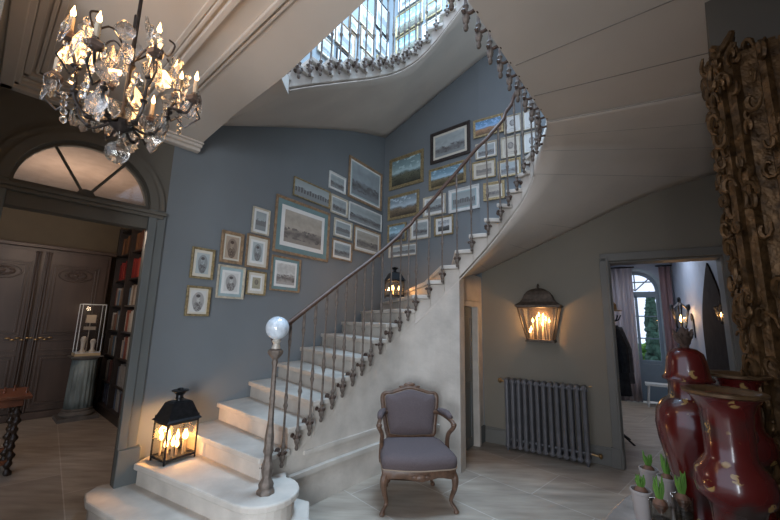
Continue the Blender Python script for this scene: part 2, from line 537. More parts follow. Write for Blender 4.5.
# hall ceiling / landing slab: one flat soffit at 3.2 with the stairwell cut out
EDGE_R = [(1.48, 3.48), (1.46, 3.29), (1.42, 3.11), (1.365, 2.94), (1.29, 2.78)]
EDGE_R += [(1.29 - .582 * k, 2.78 - .722 * k) for k in (.4, .8, 1.2, 1.6)]   # straight run
NEAR = [(.27, 1.49), (.16, 1.44), (.04, 1.46), (-.06, 1.54), (-.135, 1.64), (-.45, 1.96), (-.77, 2.29)]
W0 = U(.20, -.05)
slab_poly = [(MC.x, MC.y)] + EDGE_R + NEAR + [(-1.3, 2.76), (W0.x, W0.y), tuple(U(.0, .24)[:2]), tuple(U(-1.3, .24)[:2]), tuple(U(-1.3, -5)[:2]), (4.2, -2.5), tuple(W(2.3, .45)[:2]), tuple(W(4.9, .3)[:2])]
mb = MB()
mb.prism([Vector((p[0], p[1])) for p in slab_poly], 3.2, 3.32)
struct(mb, 'ceiling', CEIL)
# ceiling mouldings: cornice along arch wall, raised frames
def strip(mb, pts, w, h, z, M, off=0):
    pts = [Vector((p[0], p[1], 0)) for p in pts]
    for a, b in zip(pts[:-1], pts[1:]):
        d = b - a; c = (a + b) / 2
        mb.box((c.x, c.y, z - h / 2), (d.length + w, w, h), rz=math.atan2(d.y, d.x), M=M)
mb = MB()
mb.box((-.50, -.035, 3.165), (1.42, .07, .07), M=MU); mb.box((-.50, -.085, 3.18), (1.42, .05, .04), M=MU); mb.box((-.50, -.13, 3.192), (1.42, .04, .016), M=MU)
mb.box((-1.125, -.7, 3.165), (.07, 1.75, .07), M=MU); mb.box((-1.085, -.72, 3.18), (.05, 1.7, .04), M=MU)
struct(mb, 'trim_4', CEIL, bevel=.006)
mb = MB()
for ins, w, h in ((0, .035, .03), (.045, .02, .018), (.075, .03, .012)):
    strip(mb, [(-1.04 + ins, -3.4), (-1.04 + ins, -.25 - ins), (-.38 - ins, -.25 - ins), (-.38 - ins, -3.4)], w, h, 3.2, MU)
struct(mb, 'trim_5', CEIL, bevel=.004)
mb = MB()
for ins, w, h in ((0, .03, .022), (.04, .018, .012)):
    strip(mb, [(-.22 + ins, -3.4), (-.22 + ins, -.12)], w, h, 3.2, MU)
struct(mb, 'trim_6', CEIL, bevel=.004)

# ------------------------------------------------------------------ staircase
RISE = .165
OFF = 20 * RISE
E = {1: (-1.28, 2.46), 2: (-1.10, 2.68), 3: (-.93, 2.90), 4: (-.78, 3.08), 5: (-.63, 3.27), 6: (-.48, 3.46), 7: (-.32, 3.65), 8: (-.17, 3.83), 9: (-.02, 3.99),
     10: (.13, 4.11), 11: (.30, 4.16), 12: (.47, 4.12), 13: (.62, 4.05), 14: (.77, 3.96), 15: (.91, 3.88), 16: (1.05, 3.81), 17: (1.18, 3.80),
     18: (1.30, 3.80), 19: (1.41, 3.74), 20: (1.47, 3.63), 21: (1.48, 3.48)}
O = {1: (-2.35, 2.98), 2: (-2.10, 3.25), 3: (-1.91, 3.58), 4: (-1.72, 3.88), 5: (-1.52, 4.17), 6: (-1.31, 4.47), 7: (-1.12, 4.77), 8: (-.92, 5.08),
     9: (-.69, 5.41), 10: (-.44, 5.78), 11: (-.14, 6.22), 12: (.22, 5.91), 13: (.58, 5.60), 14: (.93, 5.30), 15: (1.29, 4.99), 16: (1.63, 4.78),
     17: (1.97, 4.57), 18: (2.31, 4.36), 19: (2.65, 4.15), 20: (2.99, 3.93), 21: (3.48, 3.61)}
TI, TO, TI2 = .33, .25, .28     # thickness under the nosing at the well edge and at the wall

def step_mesh(i, dz, solid=False, extra=None):
    """one stone step between nosing lines i and i+1"""
    e0, e1 = Vector(E[i]), Vector(E[i + 1]); o0, o1 = Vector(O[i]), Vector(O[i + 1])
    z = i * RISE + dz
    zt = z - .045
    mb = MB()
    # body
    k = 4
    inner = [Vector(p[:2]) for p in spline([E[max(i - 1, min(E))], E[i], E[i + 1], E[min(i + 2, max(E))]], k)[k:2 * k + 1]]
    outer = [o0.lerp(o1, t / k) for t in range(k + 1)]
    ti = TI2 if dz else TI
    fi = (z - ti, z + RISE - ti); fo = (z - TO, z + RISE - TO)
    low_i = [0.0 if solid else min(fi[0] + (fi[1] - fi[0]) * t / k, zt - .02) for t in range(k + 1)]
    low_o = [0.0 if solid else min(fo[0] + (fo[1] - fo[0]) * t / k, zt - .02) for t in range(k + 1)]
    poly = inner + outer[::-1]
    # split the wedge into quads so soffit follows the helicoid
    if not solid: low_i = [min(q + .025, zt - .015) for q in low_i]; low_o = [min(q + .025, zt - .015) for q in low_o]
    mb.prism(poly, low_i + low_o[::-1], zt)
    # tread slab with overhanging nosing in front and at the well side
    dn = (e0 - e1).normalized() * .035; do = (o0 - o1).normalized() * .035
    off = []
    for t, p in enumerate(inner):
        tt = (inner[min(t + 1, k)] - inner[max(t - 1, 0)]).normalized()
        off.append(p + Vector((tt.y, -tt.x)) * .035)
    tp = [off[0] + dn] + off[1:] + [o1, o0 + do * .9]
    mb.prism(tp, zt, z)
    return mb

stair = thing('stone_staircase', 'cantilevered limestone staircase winding up round the picture-hung walls from the hall', 'staircase', (-.9, 2.7, 0))
SP = stair.location.copy()
def under(o, root):
    o.parent = root; o.matrix_parent_inverse = Matrix.Translation(root.location).inverted() if root.rotation_euler.z == 0 else root.matrix_basis.inverted()
    return o
for i in range(3, 21):
    o = step_mesh(i, 0, solid=(i < 4)).build('step', STONE, smooth=False, bevel=.008)
    under(o, stair)
# curtail steps
def round_end(cx, cy, r_, a0, a1, n=14):
    return [(cx + r_ * math.cos(R(a0 + (a1 - a0) * k / n)), cy + r_ * math.sin(R(a0 + (a1 - a0) * k / n))) for k in range(n + 1)]
def curtail(poly, z0, z1, over):
    c = Vector((sum(p[0] for p in poly) / len(poly), sum(p[1] for p in poly) / len(poly)))
    mb = MB(); mb.prism([Vector(p) for p in poly], z0, z1 - .05)
    k = len(poly); big = []
    for t, p in enumerate(poly):
        a = Vector(poly[t - 1]); b = Vector(poly[(t + 1) % k]); tt = (b - a).normalized()
        big.append(Vector(p) + Vector((tt.y, -tt.x)) * over)
    mb.prism(big, z1 - .05, z1)
    return mb
s2 = [(-2.02, 3.18), (-1.10, 2.655)] + round_end(-.85, 2.76, .215, -120, 70) + [(-.80, 3.06), (-1.80, 3.75), (-2.0, 3.40)]
s1 = [(-2.27, 3.13), (-2.26, 3.02), (-2.16, 2.91)] + round_end(-.78, 2.50, .33, -125, 45) + [(-.58, 2.95), (-1.85, 3.50), (-2.07, 3.27), (-2.19, 3.19)]
under(curtail(s1, 0, RISE, .03).build('step', STONE, bevel=.012), stair)
under(curtail(s2, .10, 2 * RISE, .03).build('step', STONE, bevel=.012), stair)
# spandrel wall under the string
mb = MB()
sp_pts = [Vector(p) for p in spline([E[k] for k in range(3, 15)], 3)]
rows_o, rows_i = [], []
for k, p in enumerate(sp_pts):
    s_ = 3 + k / 3
    zt = s_ * RISE - .30
    t = (sp_pts[min(k + 1, len(sp_pts) - 1)] - sp_pts[max(k - 1, 0)]).normalized(); n = Vector((t.y, -t.x))
    q0 = p + n * .0; q1 = p - n * .15
    rows_o.append((Vector((q0.x, q0.y, 0)), Vector((q0.x, q0.y, max(zt, .05)))))
    rows_i.append((Vector((q1.x, q1.y, 0)), Vector((q1.x, q1.y, max(zt, .05)))))
for k in range(len(sp_pts) - 1):
    a, b, c, d = rows_o[k], rows_o[k + 1], rows_i[k + 1], rows_i[k]
    mb.add([a[0], b[0], c[0], d[0], a[1], b[1], c[1], d[1]], [(0, 1, 2, 3), (4, 5, 6, 7), (0, 1, 5, 4), (1, 2, 6, 5), (2, 3, 7, 6), (3, 0, 4, 7)])
struct(mb, 'wall_spandrel', STONE)
# plinth mouldings on the spandrel
mb = MB()
for off, h, z in ((.030, .26, .13), (.045, .035, .275), (.018, .03, .42)):
    for k in range(2, len(sp_pts) - 5):
        a, b = sp_pts[k], sp_pts[k + 1]; t = (b - a).normalized(); n = Vector((t.y, -t.x))
        if (3 + k / 3) * RISE - .32 < z + h / 2: continue
        mb.prism([a, a + n * off, b + n * off, b], z - h / 2, z + h / 2)
struct(mb, 'baseboard_stair', STONE)

# stone wall with the small grey door under the stairs
SD0 = Vector((.845, 4.37, 0)); SD1 = Vector((1.29, 5.02, 0))
E14 = Vector((E[14][0], E[14][1], 0))
dd = (SD1 - SD0); Ls = dd.length
o, MS, _ = wall_seg(SD0, SD1, 0, 2.14, .14, holes=[(.05, .50, 0, 1.72)], name='wall_closet', m_=STONE)
mb = MB()
mb.prism([(.70, 4.0), (.765, 4.0), (.80, 4.10), (.82, 4.30), (.72, 4.42), (.58, 4.09)], 0, [1.97, 2.01, 2.04, 2.05, 1.9, 1.85])
struct(mb, 'trim_7', STONE, bevel=.02)
mb = MB()
for a, b in ((.0, .06), (.50, .56)): mb.box(((a + b) / 2, -.02, .88), (b - a, .05, 1.76), M=MS)
mb.box((.28, -.02, 1.75), (.56, .05, .07), M=MS)
struct(mb, 'trim_8', STONE, bevel=.008)
dr = thing('door_1', None, None); tag(dr, kind='structure')
mb = MB(); mb.box((.275, .05, .86), (.45, .03, 1.70), M=MS)
for za, zb in ((.12, .78), (.92, 1.58)):
    for a, b, c, d in ((.12, .14, za, zb), (.41, .43, za, zb)): mb.box(((a + b) / 2, .03, (c + d) / 2), (b - a, .016, d - c), M=MS)
    for z in (za, zb): mb.box((.275, .03, z), (.31, .016, .02), M=MS)
mb.build('door_panel', TRIM, dr, bevel=.004)
mb = MB(); mb.ball((.12, .01, .88), .02, M=MS); mb.build('door_knob', BRASS, dr, smooth=True)
# wall above the closet door up to the soffit
mb = MB(); mb.box((.72, .09, .1), (.28, .22, .2), M=MS); struct(mb, 'baseboard_closet', TRIM)

# second storey flight
stair2 = thing('upper_stone_staircase', 'upper flight of the stone staircase seen from below through the stairwell opening', 'staircase', (-.9, 2.7, 3.3))
for i in range(2, 18):
    o = step_mesh(i, OFF).build('step', STONE, bevel=.006); under(o, stair2)
# soffit panel that starts the upper flight at the landing
mb = MB()
a, b, c, d = Vector((-.80, 2.27, 3.2)), Vector((W0.x, W0.y, 3.2)), Vector((O[3][0], O[3][1], 3 * RISE + OFF - TO)), Vector((E[3][0], E[3][1], 3 * RISE + OFF - TI))
mb.add([a, b, c, d, a + Vector((0, 0, .13)), b + Vector((0, 0, .13)), c + Vector((0, 0, .1)), d + Vector((0, 0, .15))], [(0, 1, 2, 3), (4, 5, 6, 7), (0, 1, 5, 4), (1, 2, 6, 5), (2, 3, 7, 6), (3, 0, 4, 7)])
under(mb.build('soffit_panel', SOFF), stair2)

# smooth plaster soffits under both flights (thin skin on the step undersides)
def soffit(i0, i1, dz, root, ease=None):
    mb = MB(); n = 5
    EE, OO = dict(E), dict(O)
    if ease:
        for k, p in enumerate(EDGE_R[1:]): EE[22 + k] = p
        for k, D in enumerate((4.45, 4.05, 3.65, 3.25)): OO[22 + k] = tuple(W(D, .07)[:2])
    ii = spline([EE[k] for k in range(i0, i1 + 1)], n)
    rows = []; skirt = []
    for k, p in enumerate(ii):
        s_ = i0 + k / n
        j = min(int(s_), i1 - 1); f = s_ - j
        q = Vector(OO[j]).lerp(Vector(OO[j + 1]), f)
        q = q + (q - Vector(p[:2])).normalized() * .05
        h = s_ * RISE
        if ease and s_ > 19:
            x = min(s_ - 19, 5.5); h = (19 + x - x * x / 11) * RISE
        zi, zo = h + dz - (TI2 if dz else TI) - .006, h + dz - TO - .006
        if ease: zi = min(zi, 3.19); zo = min(zo, 3.194)
        rows.append([Vector((p.x + (q.x - p.x) * t / 8, p.y + (q.y - p.y) * t / 8, zi + (zo - zi) * t / 8)) for t in range(9)])
        if ease and s_ > 20.4: skirt.append([Vector((p.x, p.y, zi - .004)), Vector((p.x, p.y, 3.31))])
    mb.grid(rows)
    under(mb.build('soffit', SOFF, smooth='all', solid=.01), root)
    if skirt:
        m2 = MB(); m2.grid(skirt); under(m2.build('edge_fascia', SOFF, smooth='all', solid=.012), root)
    # masonry joints between the stones
    m3 = MB()
    for k in range(0, len(rows), 1):
        s_ = i0 + k / n
        if ease and s_ > 15 and abs((s_ - 15.2) % 1.4) < .101:
            a, b = rows[k][0], rows[k][-1]
            m3.tube([a - Vector((0, 0, .0045)), rows[k][4] - Vector((0, 0, .0045)), b - Vector((0, 0, .0045))], .0022, 4)
    if m3.v: under(m3.build('masonry_joint', mat('joint_line', (.26, .23, .20), .9)), root)
soffit(11, 25, 0, stair, ease=True)
soffit(3, 18, OFF, stair2)
mb = MB()
for a, b in (((1.05, 2.45), (1.95, 1.98)), ((.80, 2.13), (1.60, 1.50))):
    a = Vector(a); b = Vector(b); d = b - a; c = (a + b) / 2
    mb.box((c.x, c.y, 3.199), (d.length, .005, .006), rz=math.atan2(d.y, d.x))
struct(mb, 'trim_9', mat('joint_line', (.26, .23, .20), .9))

# ------------------------------------------------------------------ railing
def edge_point(s_, table=E):
    j = int(math.floor(s_)); f = s_ - j
    j = max(min(table), min(j, max(table) - 1))
    a, b = Vector(table[j]), Vector(table[j + 1])
    p0 = Vector(table[max(j - 1, min(table))]); p3 = Vector(table[min(j + 2, max(table))])
    t = f
    p = .5 * ((2 * a) + (b - p0) * t + (2 * p0 - 5 * a + 4 * b - p3) * t * t + (3 * a - p0 - 3 * b + p3) * t ** 3)
    tt = (b - a).normalized()
    return p, Vector((tt.y, -tt.x))
def baluster_mesh(h):
    mb = MB()
    prof = [(.010, -.10), (.016, -.085), (.010, -.06), (.019, -.045), (.023, -.02), (.015, .0), (.011, .03), (.019, .05), (.011, .07), (.0095, .10),
            (.0085, h * .30), (.013, h * .33), (.019, h * .35), (.012, h * .37), (.015, h * .41), (.010, h * .44), (.0075, h * .6), (.0075, h * .78), (.012, h * .82), (.016, h * .84), (.011, h * .86), (.013, h * .90), (.010, h)]
    mb.lathe(prof, n=8)
    return mb
def bracket_mesh():
    """scrolled cast bracket reaching back (-x) to the string"""
    mb = MB()
    mb.tube([(.0, 0, .0), (-.03, 0, -.005), (-.075, 0, 0)], [.013, .010, .013], 6)
    mb.ball((-.07, 0, 0), (.012, .028, .028))
    mb.ball((0, 0, -.005), (.020, .020, .024))
    for sy in (-1, 1):
        mb.tube([(0, sy * .008, 0), (0, sy * .026, .012), (0, sy * .036, 0), (0, sy * .028, -.010), (0, sy * .022, -.003)], [.009, .009, .010, .008, .006], 5)
    mb.tube([(0, 0, -.02), (0, 0, -.05), (0, 0, -.075)], [.010, .016, .004], 6)
    return mb
rail = thing('stair_railing', 'iron baluster railing with brown handrail and pale globe newel on the lower flight', 'railing', (-.82, 2.71, .33))
proto_b = proto_k = None
def add_baluster(root, p, n, zb, ztop):
    global proto_b, proto_k
    h = ztop - zb
    if proto_b is None:
        b = baluster_mesh(1.0).build('baluster', IRON, root, smooth=True)
        k = bracket_mesh().build('bracket', DIRON, b, smooth=True)
        proto_b, proto_k = b, k
    else:
        b = proto_b.copy(); COL.objects.link(b); b.parent = root
        k = proto_k.copy(); COL.objects.link(k); k.parent = b
    q = p + n * .062
    b.location = Vector((q.x, q.y, zb)) - root.location
    b.rotation_euler = (0, 0, math.atan2(n.y, n.x))
    b.scale = (1, 1, h)
    k.scale = (1, 1, 1 / h)
    return b
def rail_z(s_, dz=0): return s_ * RISE + dz + .90
ss = [3.1, 3.6, 4.15, 4.65, 5.15, 5.65, 6.15, 6.65, 7.15, 7.65, 8.3, 9, 9.7, 10.4, 11.1, 12, 13, 14, 15, 16, 17, 18, 19, 20]
for s_ in ss:
    p, n = edge_point(s_)
    add_baluster(rail, p, n, s_ * RISE - .10, rail_z(s_))
RP = []
NP = Vector((-.82, 2.71, 1.30))
for s_ in [3.0 + .5 * k for k in range(37)]:
    p, n = edge_point(min(s_, 20.9)); q = p + n * .062
    RP.append(Vector((q.x, q.y, rail_z(s_))))
RP[0] = Vector((-.90, 2.86, 1.39))
path = [NP + Vector((0, .01, .0))] + spline(RP, 3)
LR = [Vector((p[0], p[1], 0)) for p in EDGE_R[1:] + NEAR[:5]]
def flat_rail(pts, z): return [Vector((p.x, p.y, z)) for p in pts]
mb = MB(); mb.tube([p - rail.location for p in path], .021, 10); mb.build('handrail', RAILW, rail, smooth=True)
mb = MB()
mb.lathe([(.058, 0), (.058, .02), (.046, .035), (.05, .06), (.028, .10), (.036, .14), (.038, .18), (.026, .22), (.026, .25), (.036, .27), (.030, .30), (.031, .36), (.020, .46), (.018, .60), (.021, .62), (.018, .64), (.015, .84), (.022, .87), (.018, .89), (.05, .93), (.052, .955), (.02, .975)], n=28, flute=.06, fl_n=7)
np_ = mb.build('newel_post', IRON, rail, smooth=True)
mb = MB(); mb.lathe([(.036, .955), (.03, .98), (.022, 1.0), (.034, 1.02), (.024, 1.035), (.03, 1.04)], n=14); mb.build('globe_base', mat('pale_pewter', (.5, .46, .4), .35, .3), np_, smooth=True)
gm, nt_, b_ = nmat('milky_globe')
b_.inputs['Base Color'].default_value = (.50, .56, .62, 1); b_.inputs['Roughness'].default_value = .08; b_.inputs['Coat Weight'].default_value = .6
nz = nt_.nodes.new('ShaderNodeTexNoise'); nz.inputs['Scale'].default_value = 5; cr_ = nt_.nodes.new('ShaderNodeValToRGB')
cr_.color_ramp.elements[0].color = (.34, .40, .46, 1); cr_.color_ramp.elements[1].color = (.72, .76, .80, 1); nt_.links.new(nz.outputs[0], cr_.inputs[0]); nt_.links.new(cr_.outputs[0], b_.inputs['Base Color'])
mb = MB(); mb.ball((0, 0, 1.115), .085, 28, 16)
tag(mb.build('globe', gm, np_, smooth='all'), 'milky blue glass globe on the newel post')
# upper railing
rail2 = thing('upper_stair_railing', 'iron baluster railing along the landing edge and the upper flight above', 'railing', (-.84, 2.71, 3.4))
for s_ in [2.2 + .5 * k for k in range(20)] + [12.5 + .9 * k for k in range(6)]:
    p, n = edge_point(s_)
    add_baluster(rail2, p, n, s_ * RISE + OFF - .10, rail_z(s_, OFF))
pts = [Vector((p[0], p[1])) for p in EDGE_R + NEAR]
acc = 0; nxt = .10
LRP = []
for a, b in zip(pts[:-1], pts[1:]):
    d = (b - a); L = d.length; t = d.normalized(); n = Vector((t.y, -t.x))
    while nxt <= acc + L:
        p = a + t * (nxt - acc)
        if p.x > .3 and n.x < 0: add_baluster(rail2, p, n, 3.225, 4.25)
        nxt += .165
    acc += L
    q = a + n * .062; LRP.append(Vector((q.x, q.y, 4.25)))
LRP.append(Vector((pts[-1].x, pts[-1].y, 4.25)) + Vector((.04, .05, 0)))
P2 = []
for s_ in [2.0 + .5 * k for k in range(31)]:
    p, n = edge_point(s_); q = p + n * .062; P2.append(Vector((q.x, q.y, rail_z(s_, OFF))))
mb = MB(); mb.tube([p - rail2.location for p in spline(LRP + P2, 3)], .021, 10); mb.build('handrail', RAILW, rail2, smooth=True)

# ------------------------------------------------------------------ pictures
FR = {'gold': GOLD, 'wood': FWOOD, 'dark': FDARK, 'pale': FPALE, 'white': FWHITE}
MT = {'c': MATC, 'b': MATB, 't': MATG, 'w': MATW, None: None}
WM = {}
def picture(wall, t, z, w, h, fr, fw_, mt, mw, kind, label, group=None, **kw):
    org, az = {'L': (COR, 33.4), 'B': (COR, 130.5)}[wall]
    if wall == 'L': t *= 1.013; w *= 1.02
    d = azv(az); n = Vector((d.y, -d.x, 0))      # n: towards the room
    p = org + d * t + n * .012
    if wall == 'B' and t > 1.88:
        d = azv(122.4); n = Vector((d.y, -d.x, 0)); p = AA + d * (t - 1.88) + n * .012; az = 122.4
    root = thing('framed_picture', label, 'picture', (p.x, p.y, z), math.atan2(d.y, d.x), group)
    mb = MB(); T = .024
    for (y0, th, a0, a1) in ((0, T, 0, .55), (0, T * .65, .45, 1.0)):
        W_, H_ = w / 2 - fw_ * a0, h / 2 - fw_ * a0; w_ = fw_ * (a1 - a0)
        for sx in (-1, 1): mb.box((sx * (W_ - w_ / 2), -th / 2, 0), (w_, th, 2 * H_))
        for sz in (-1, 1): mb.box((0, -th / 2, sz * (H_ - w_ / 2)), (2 * W_ - 2 * w_, th, w_))
    mb.build('frame', FR[fr], root, bevel=.003)
    iw, ih = w - 2 * fw_, h - 2 * fw_
    if mt:
        mb = MB(); mb.box((0, -.004, 0), (iw, .006, ih)); mb.build('mat_board', MT[mt], root)
        if mw > .045:
            mb = MB(); q = mw * .45
            mb.box((0, -.0075, 0), (iw - 2 * (mw - q), .003, ih - 2 * (mw - q))); mb.build('inner_mat', MATW if mt != 'w' else MATB, root)
        iw, ih = iw - 2 * mw, ih - 2 * mw
    mb = MB(); mb.box((0, -.010, 0), (iw, .004, ih))
    mb.build('print', print_mat('print_%d' % len(MATS), kind, seed=random.uniform(0, 50), **kw), root)
    return root
PB = dict(paper=(.50, .45, .38)); PW = dict(paper=(.62, .62, .60)); PT = dict(paper=(.42, .47, .48))
LW = [
 (-3.134, 2.037, .228, .309, 'gold', .022, 'c', .03, 'portrait', 'gilt-framed engraving of a bearded old man, upper of the two leftmost pictures', PT),
 (-3.139, 1.663, .232, .292, 'gold', .022, 'c', .02, 'portrait', 'gilt-framed oval portrait print, lowest and leftmost picture on the stair wall', PW),
 (-2.837, 2.253, .255, .344, 'wood', .034, 'c', .02, 'portrait', 'brown wooden framed portrait of a curly head above the blue-matted portrait', dict(paper=(.42, .33, .25), ink=(.08, .05, .04))),
 (-2.811, 1.882, .311, .349, 'pale', .022, 'b', .055, 'portrait', 'portrait print with light blue mat and pale frame, between two small columns of portraits', PW),
 (-2.508, 2.628, .232, .312, 'pale', .018, 'w', .03, 'building', 'small pale framed figure print standing alone above the grey-matted portrait', PT),
 (-2.518, 2.261, .296, .380, 'wood', .022, 'c', .06, 'portrait', 'portrait print with wide beige mat directly left of the big teal-matted engraving', PT),
 (-2.501, 1.903, .247, .272, 'gold', .018, 'c', .055, 'cameo', 'small print with olive mat and thin gilt frame under the beige-matted portrait', dict(paper=(.36, .34, .25))),
 (-2.090, 2.053, .448, .429, 'wood', .022, 't', .065, 'sketch', 'square print with grey-teal mat and wooden frame hanging below the big engraving', PW),
 (-1.844, 2.669, .941, .720, 'wood', .034, 't', .12, 'sketch', 'largest picture, wide engraving with broad teal mat on the stair wall', PB),
 (-1.730, 3.221, .671, .258, 'gold', .020, None, 0, 'building', 'long narrow gilt-framed view above the big teal-matted engraving', PT),
 (-1.244, 3.542, .361, .264, 'white', .018, 'w', .02, 'sketch', 'small white-framed print, highest beside the big brown-framed engraving', PT),
 (-.549, 3.752, .892, .687, 'wood', .040, 'w', .05, 'sketch', 'large brown-framed cloudy engraving, topmost next to the stairwell corner', dict(paper=(.36, .42, .46))),
 (-1.179, 3.197, .369, .279, 'pale', .020, 'w', .02, 'sketch', 'small pale gilt-framed seascape right of the long narrow view', PT),
 (-.520, 3.190, .866, .306, 'white', .022, None, 0, 'sketch', 'long pale panoramic print under the large brown-framed engraving', PT),
 (-1.071, 2.862, .402, .278, 'pale', .022, 'w', .025, 'building', 'small print in thin brown frame, upper of two right of the big engraving', PT),
 (-1.070, 2.535, .443, .299, 'wood', .022, 'w', .035, 'sketch', 'small print in brown frame, lower of two right of the big engraving', PT),
 (-.455, 2.795, .703, .411, 'wood', .022, 'c', .05, 'sketch', 'beige-matted townscape print, lowest in the row by the stairwell corner', PB),
]
for a in LW: picture('L', *a[:10], group='pictures on the stair wall', **a[10])
PA = lambda s, l: dict(sky=s, land=l)
BW = [
 (.517, 4.074, .740, .580, 'gold', .060, None, 0, 'painting', 'gilt-framed oil painting of turquoise water and clouds, nearest the stairwell corner', PA((.25, .36, .38), (.10, .10, .07))),
 (.467, 3.452, .672, .438, 'gold', .050, None, 0, 'painting', 'gilt-framed painting of a grey lake and dark tree, second down beside the corner', PA((.28, .36, .42), (.16, .12, .08))),
 (1.385, 4.299, .721, .534, 'dark', .055, 'c', .04, 'sketch', 'black-framed monochrome harbour engraving on the back wall', PT),
 (1.332, 3.771, .665, .356, 'gold', .040, None, 0, 'painting', 'gilt-framed landscape painting with blue sky and brown heath under the black frame', PA((.20, .33, .42), (.15, .12, .07))),
 (2.024, 4.373, .446, .286, 'gold', .034, None, 0, 'painting', 'gilt-framed painting of an ochre hill town under bright blue sky, highest by the handrail', PA((.14, .30, .52), (.30, .17, .09))),
 (1.987, 4.007, .315, .243, 'pale', .020, 'w', .02, 'sketch', 'small pale print half hidden by the handrail under the hill town painting', PT),
 (2.337, 3.973, .268, .316, 'pale', .018, 'c', .03, 'cameo', 'cream print with dark round medallion, larger and left of the stacked cameo prints', PB),
 (2.626, 4.306, .208, .288, 'pale', .014, 'w', .02, 'cameo', 'cream medallion print, upper of the stacked pair behind the far balusters', PW),
 (2.620, 3.973, .221, .298, 'pale', .014, 'w', .02, 'cameo', 'cream medallion print, lower of the stacked pair behind the far balusters', PW),
 (2.373, 4.310, .232, .270, 'pale', .014, 'w', .02, 'cameo', 'cream medallion print touching the handrail right of the hill town painting', PW),
 (1.947, 3.713, .344, .277, 'gold', .020, 'c', .04, 'building', 'beige-matted building print in thin gilt frame right of the heath landscape', PB),
 (2.307, 3.661, .317, .253, 'gold', .026, 'c', .02, 'sketch', 'gilt-framed boat print between the beige building print and the last print', PT),
 (2.620, 3.658, .245, .242, 'pale', .014, 'c', .02, 'sketch', 'small pale landscape print, lowest right behind the far balusters', PB),
 (2.086, 3.365, .304, .266, 'gold', .036, 'c', .02, 'sketch', 'small thick gilt-framed print just above the winding steps', PB),
 (1.623, 3.331, .512, .366, 'white', .024, 'w', .05, 'building', 'white-framed architectural print with grey mat under the heath landscape', PT),
 (1.100, 3.332, .425, .324, 'pale', .024, 'w', .04, 'sketch', 'pale-framed seascape print left of the white architectural print', PT),
 (2.625, 4.560, .186, .136, 'wood', .014, 'w', .01, 'sketch', 'tiny brown-framed print at the very top behind the handrail end', PW),
 (.343, 2.995, .406, .322, 'gold', .034, None, 0, 'painting', 'small gilt-framed painting of blue hills, third down beside the corner', PA((.26, .42, .52), (.14, .18, .22))),
 (.829, 2.989, .403, .338, 'pale', .024, 'w', .04, 'sketch', 'pale-framed print crossed by the handrail right of the small blue hills', PT),
 (1.273, 2.975, .340, .305, 'gold', .026, 'w', .045, 'painting', 'gilt-framed print with white mat and small dark picture low on the back wall', PA((.4, .42, .44), (.1, .1, .1))),
 (.471, 2.673, .598, .203, 'pale', .018, 'w', .02, 'sketch', 'long low pale print nearest the steps above the small glowing lantern', PT),
]
for a in BW: picture('B', *a[:10], group='pictures on the back wall', **a[10])
UL = [(-1.646, 5.545, .312, .302), (-1.224, 6.013, .46, .44), (-1.224, 5.60, .355, .30), (-.699, 6.80, .36, .40), (-.656, 6.36, .37, .40), (-.222, 7.20, .42, .60), (-.20, 6.62, .38, .40), (-1.03, 6.42, .24, .27), (-.658, 5.98, .306, .28), (-1.62, 5.95, .27, .32), (-.2, 6.15, .34, .36)]
ULAB = ['pale framed print lowest at the far left of the upstairs stair wall', 'large brown framed print, upper one at the left end upstairs', 'black framed print under the large brown framed one upstairs', 'tall pale framed print high in the middle of the upstairs stair wall',
        'brown framed print below the tall pale one upstairs', 'big black framed print beside the upper corner of the stairwell', 'white framed print under the big black frame by the upper corner', 'small brown framed print halfway along the upstairs stair wall',
        'pale framed print low in the middle of the upstairs stair wall', 'white framed print above the lowest left one upstairs', 'gilt framed print lowest beside the upper stairwell corner']
for k, a in enumerate(UL):
    picture('L', *a, ('pale', 'wood', 'dark', 'pale', 'wood', 'dark', 'white', 'wood', 'pale', 'white', 'gold')[k], .024, 'w', .03, ('sketch', 'building')[k % 2], ULAB[k], 'upper floor pictures on the stair wall', **PT)
UBK = [(.533, 7.044, .636, .46, 'gold', 'wide gilt painting under the topmost picture beside the upper corner', 1), (.488, 6.56, .521, .42, 'gold', 'gilt blue landscape painting lowest beside the upper corner', 1), (1.035, 6.56, .385, .338, 'pale', 'brown framed pale print right of the lower blue landscape upstairs', 0),
       (.530, 7.51, .514, .34, 'white', 'white framed print cut by the top edge of the picture beside the upper corner', 0), (1.080, 6.95, .34, .299, 'gold', 'small gilt painting above the pale print upstairs', 1), (1.50, 6.72, .337, .284, 'gold', 'gilt painting at the right end of the stairwell opening', 1)]
for a in UBK:
    picture('B', a[0], a[1], a[2], a[3], a[4], .035, None if a[6] else 'w', 0 if a[6] else .04, 'painting' if a[6] else 'sketch', a[5], 'upper floor pictures on the back wall', **(PA((.24, .38, .46), (.16, .15, .11)) if a[6] else PT))

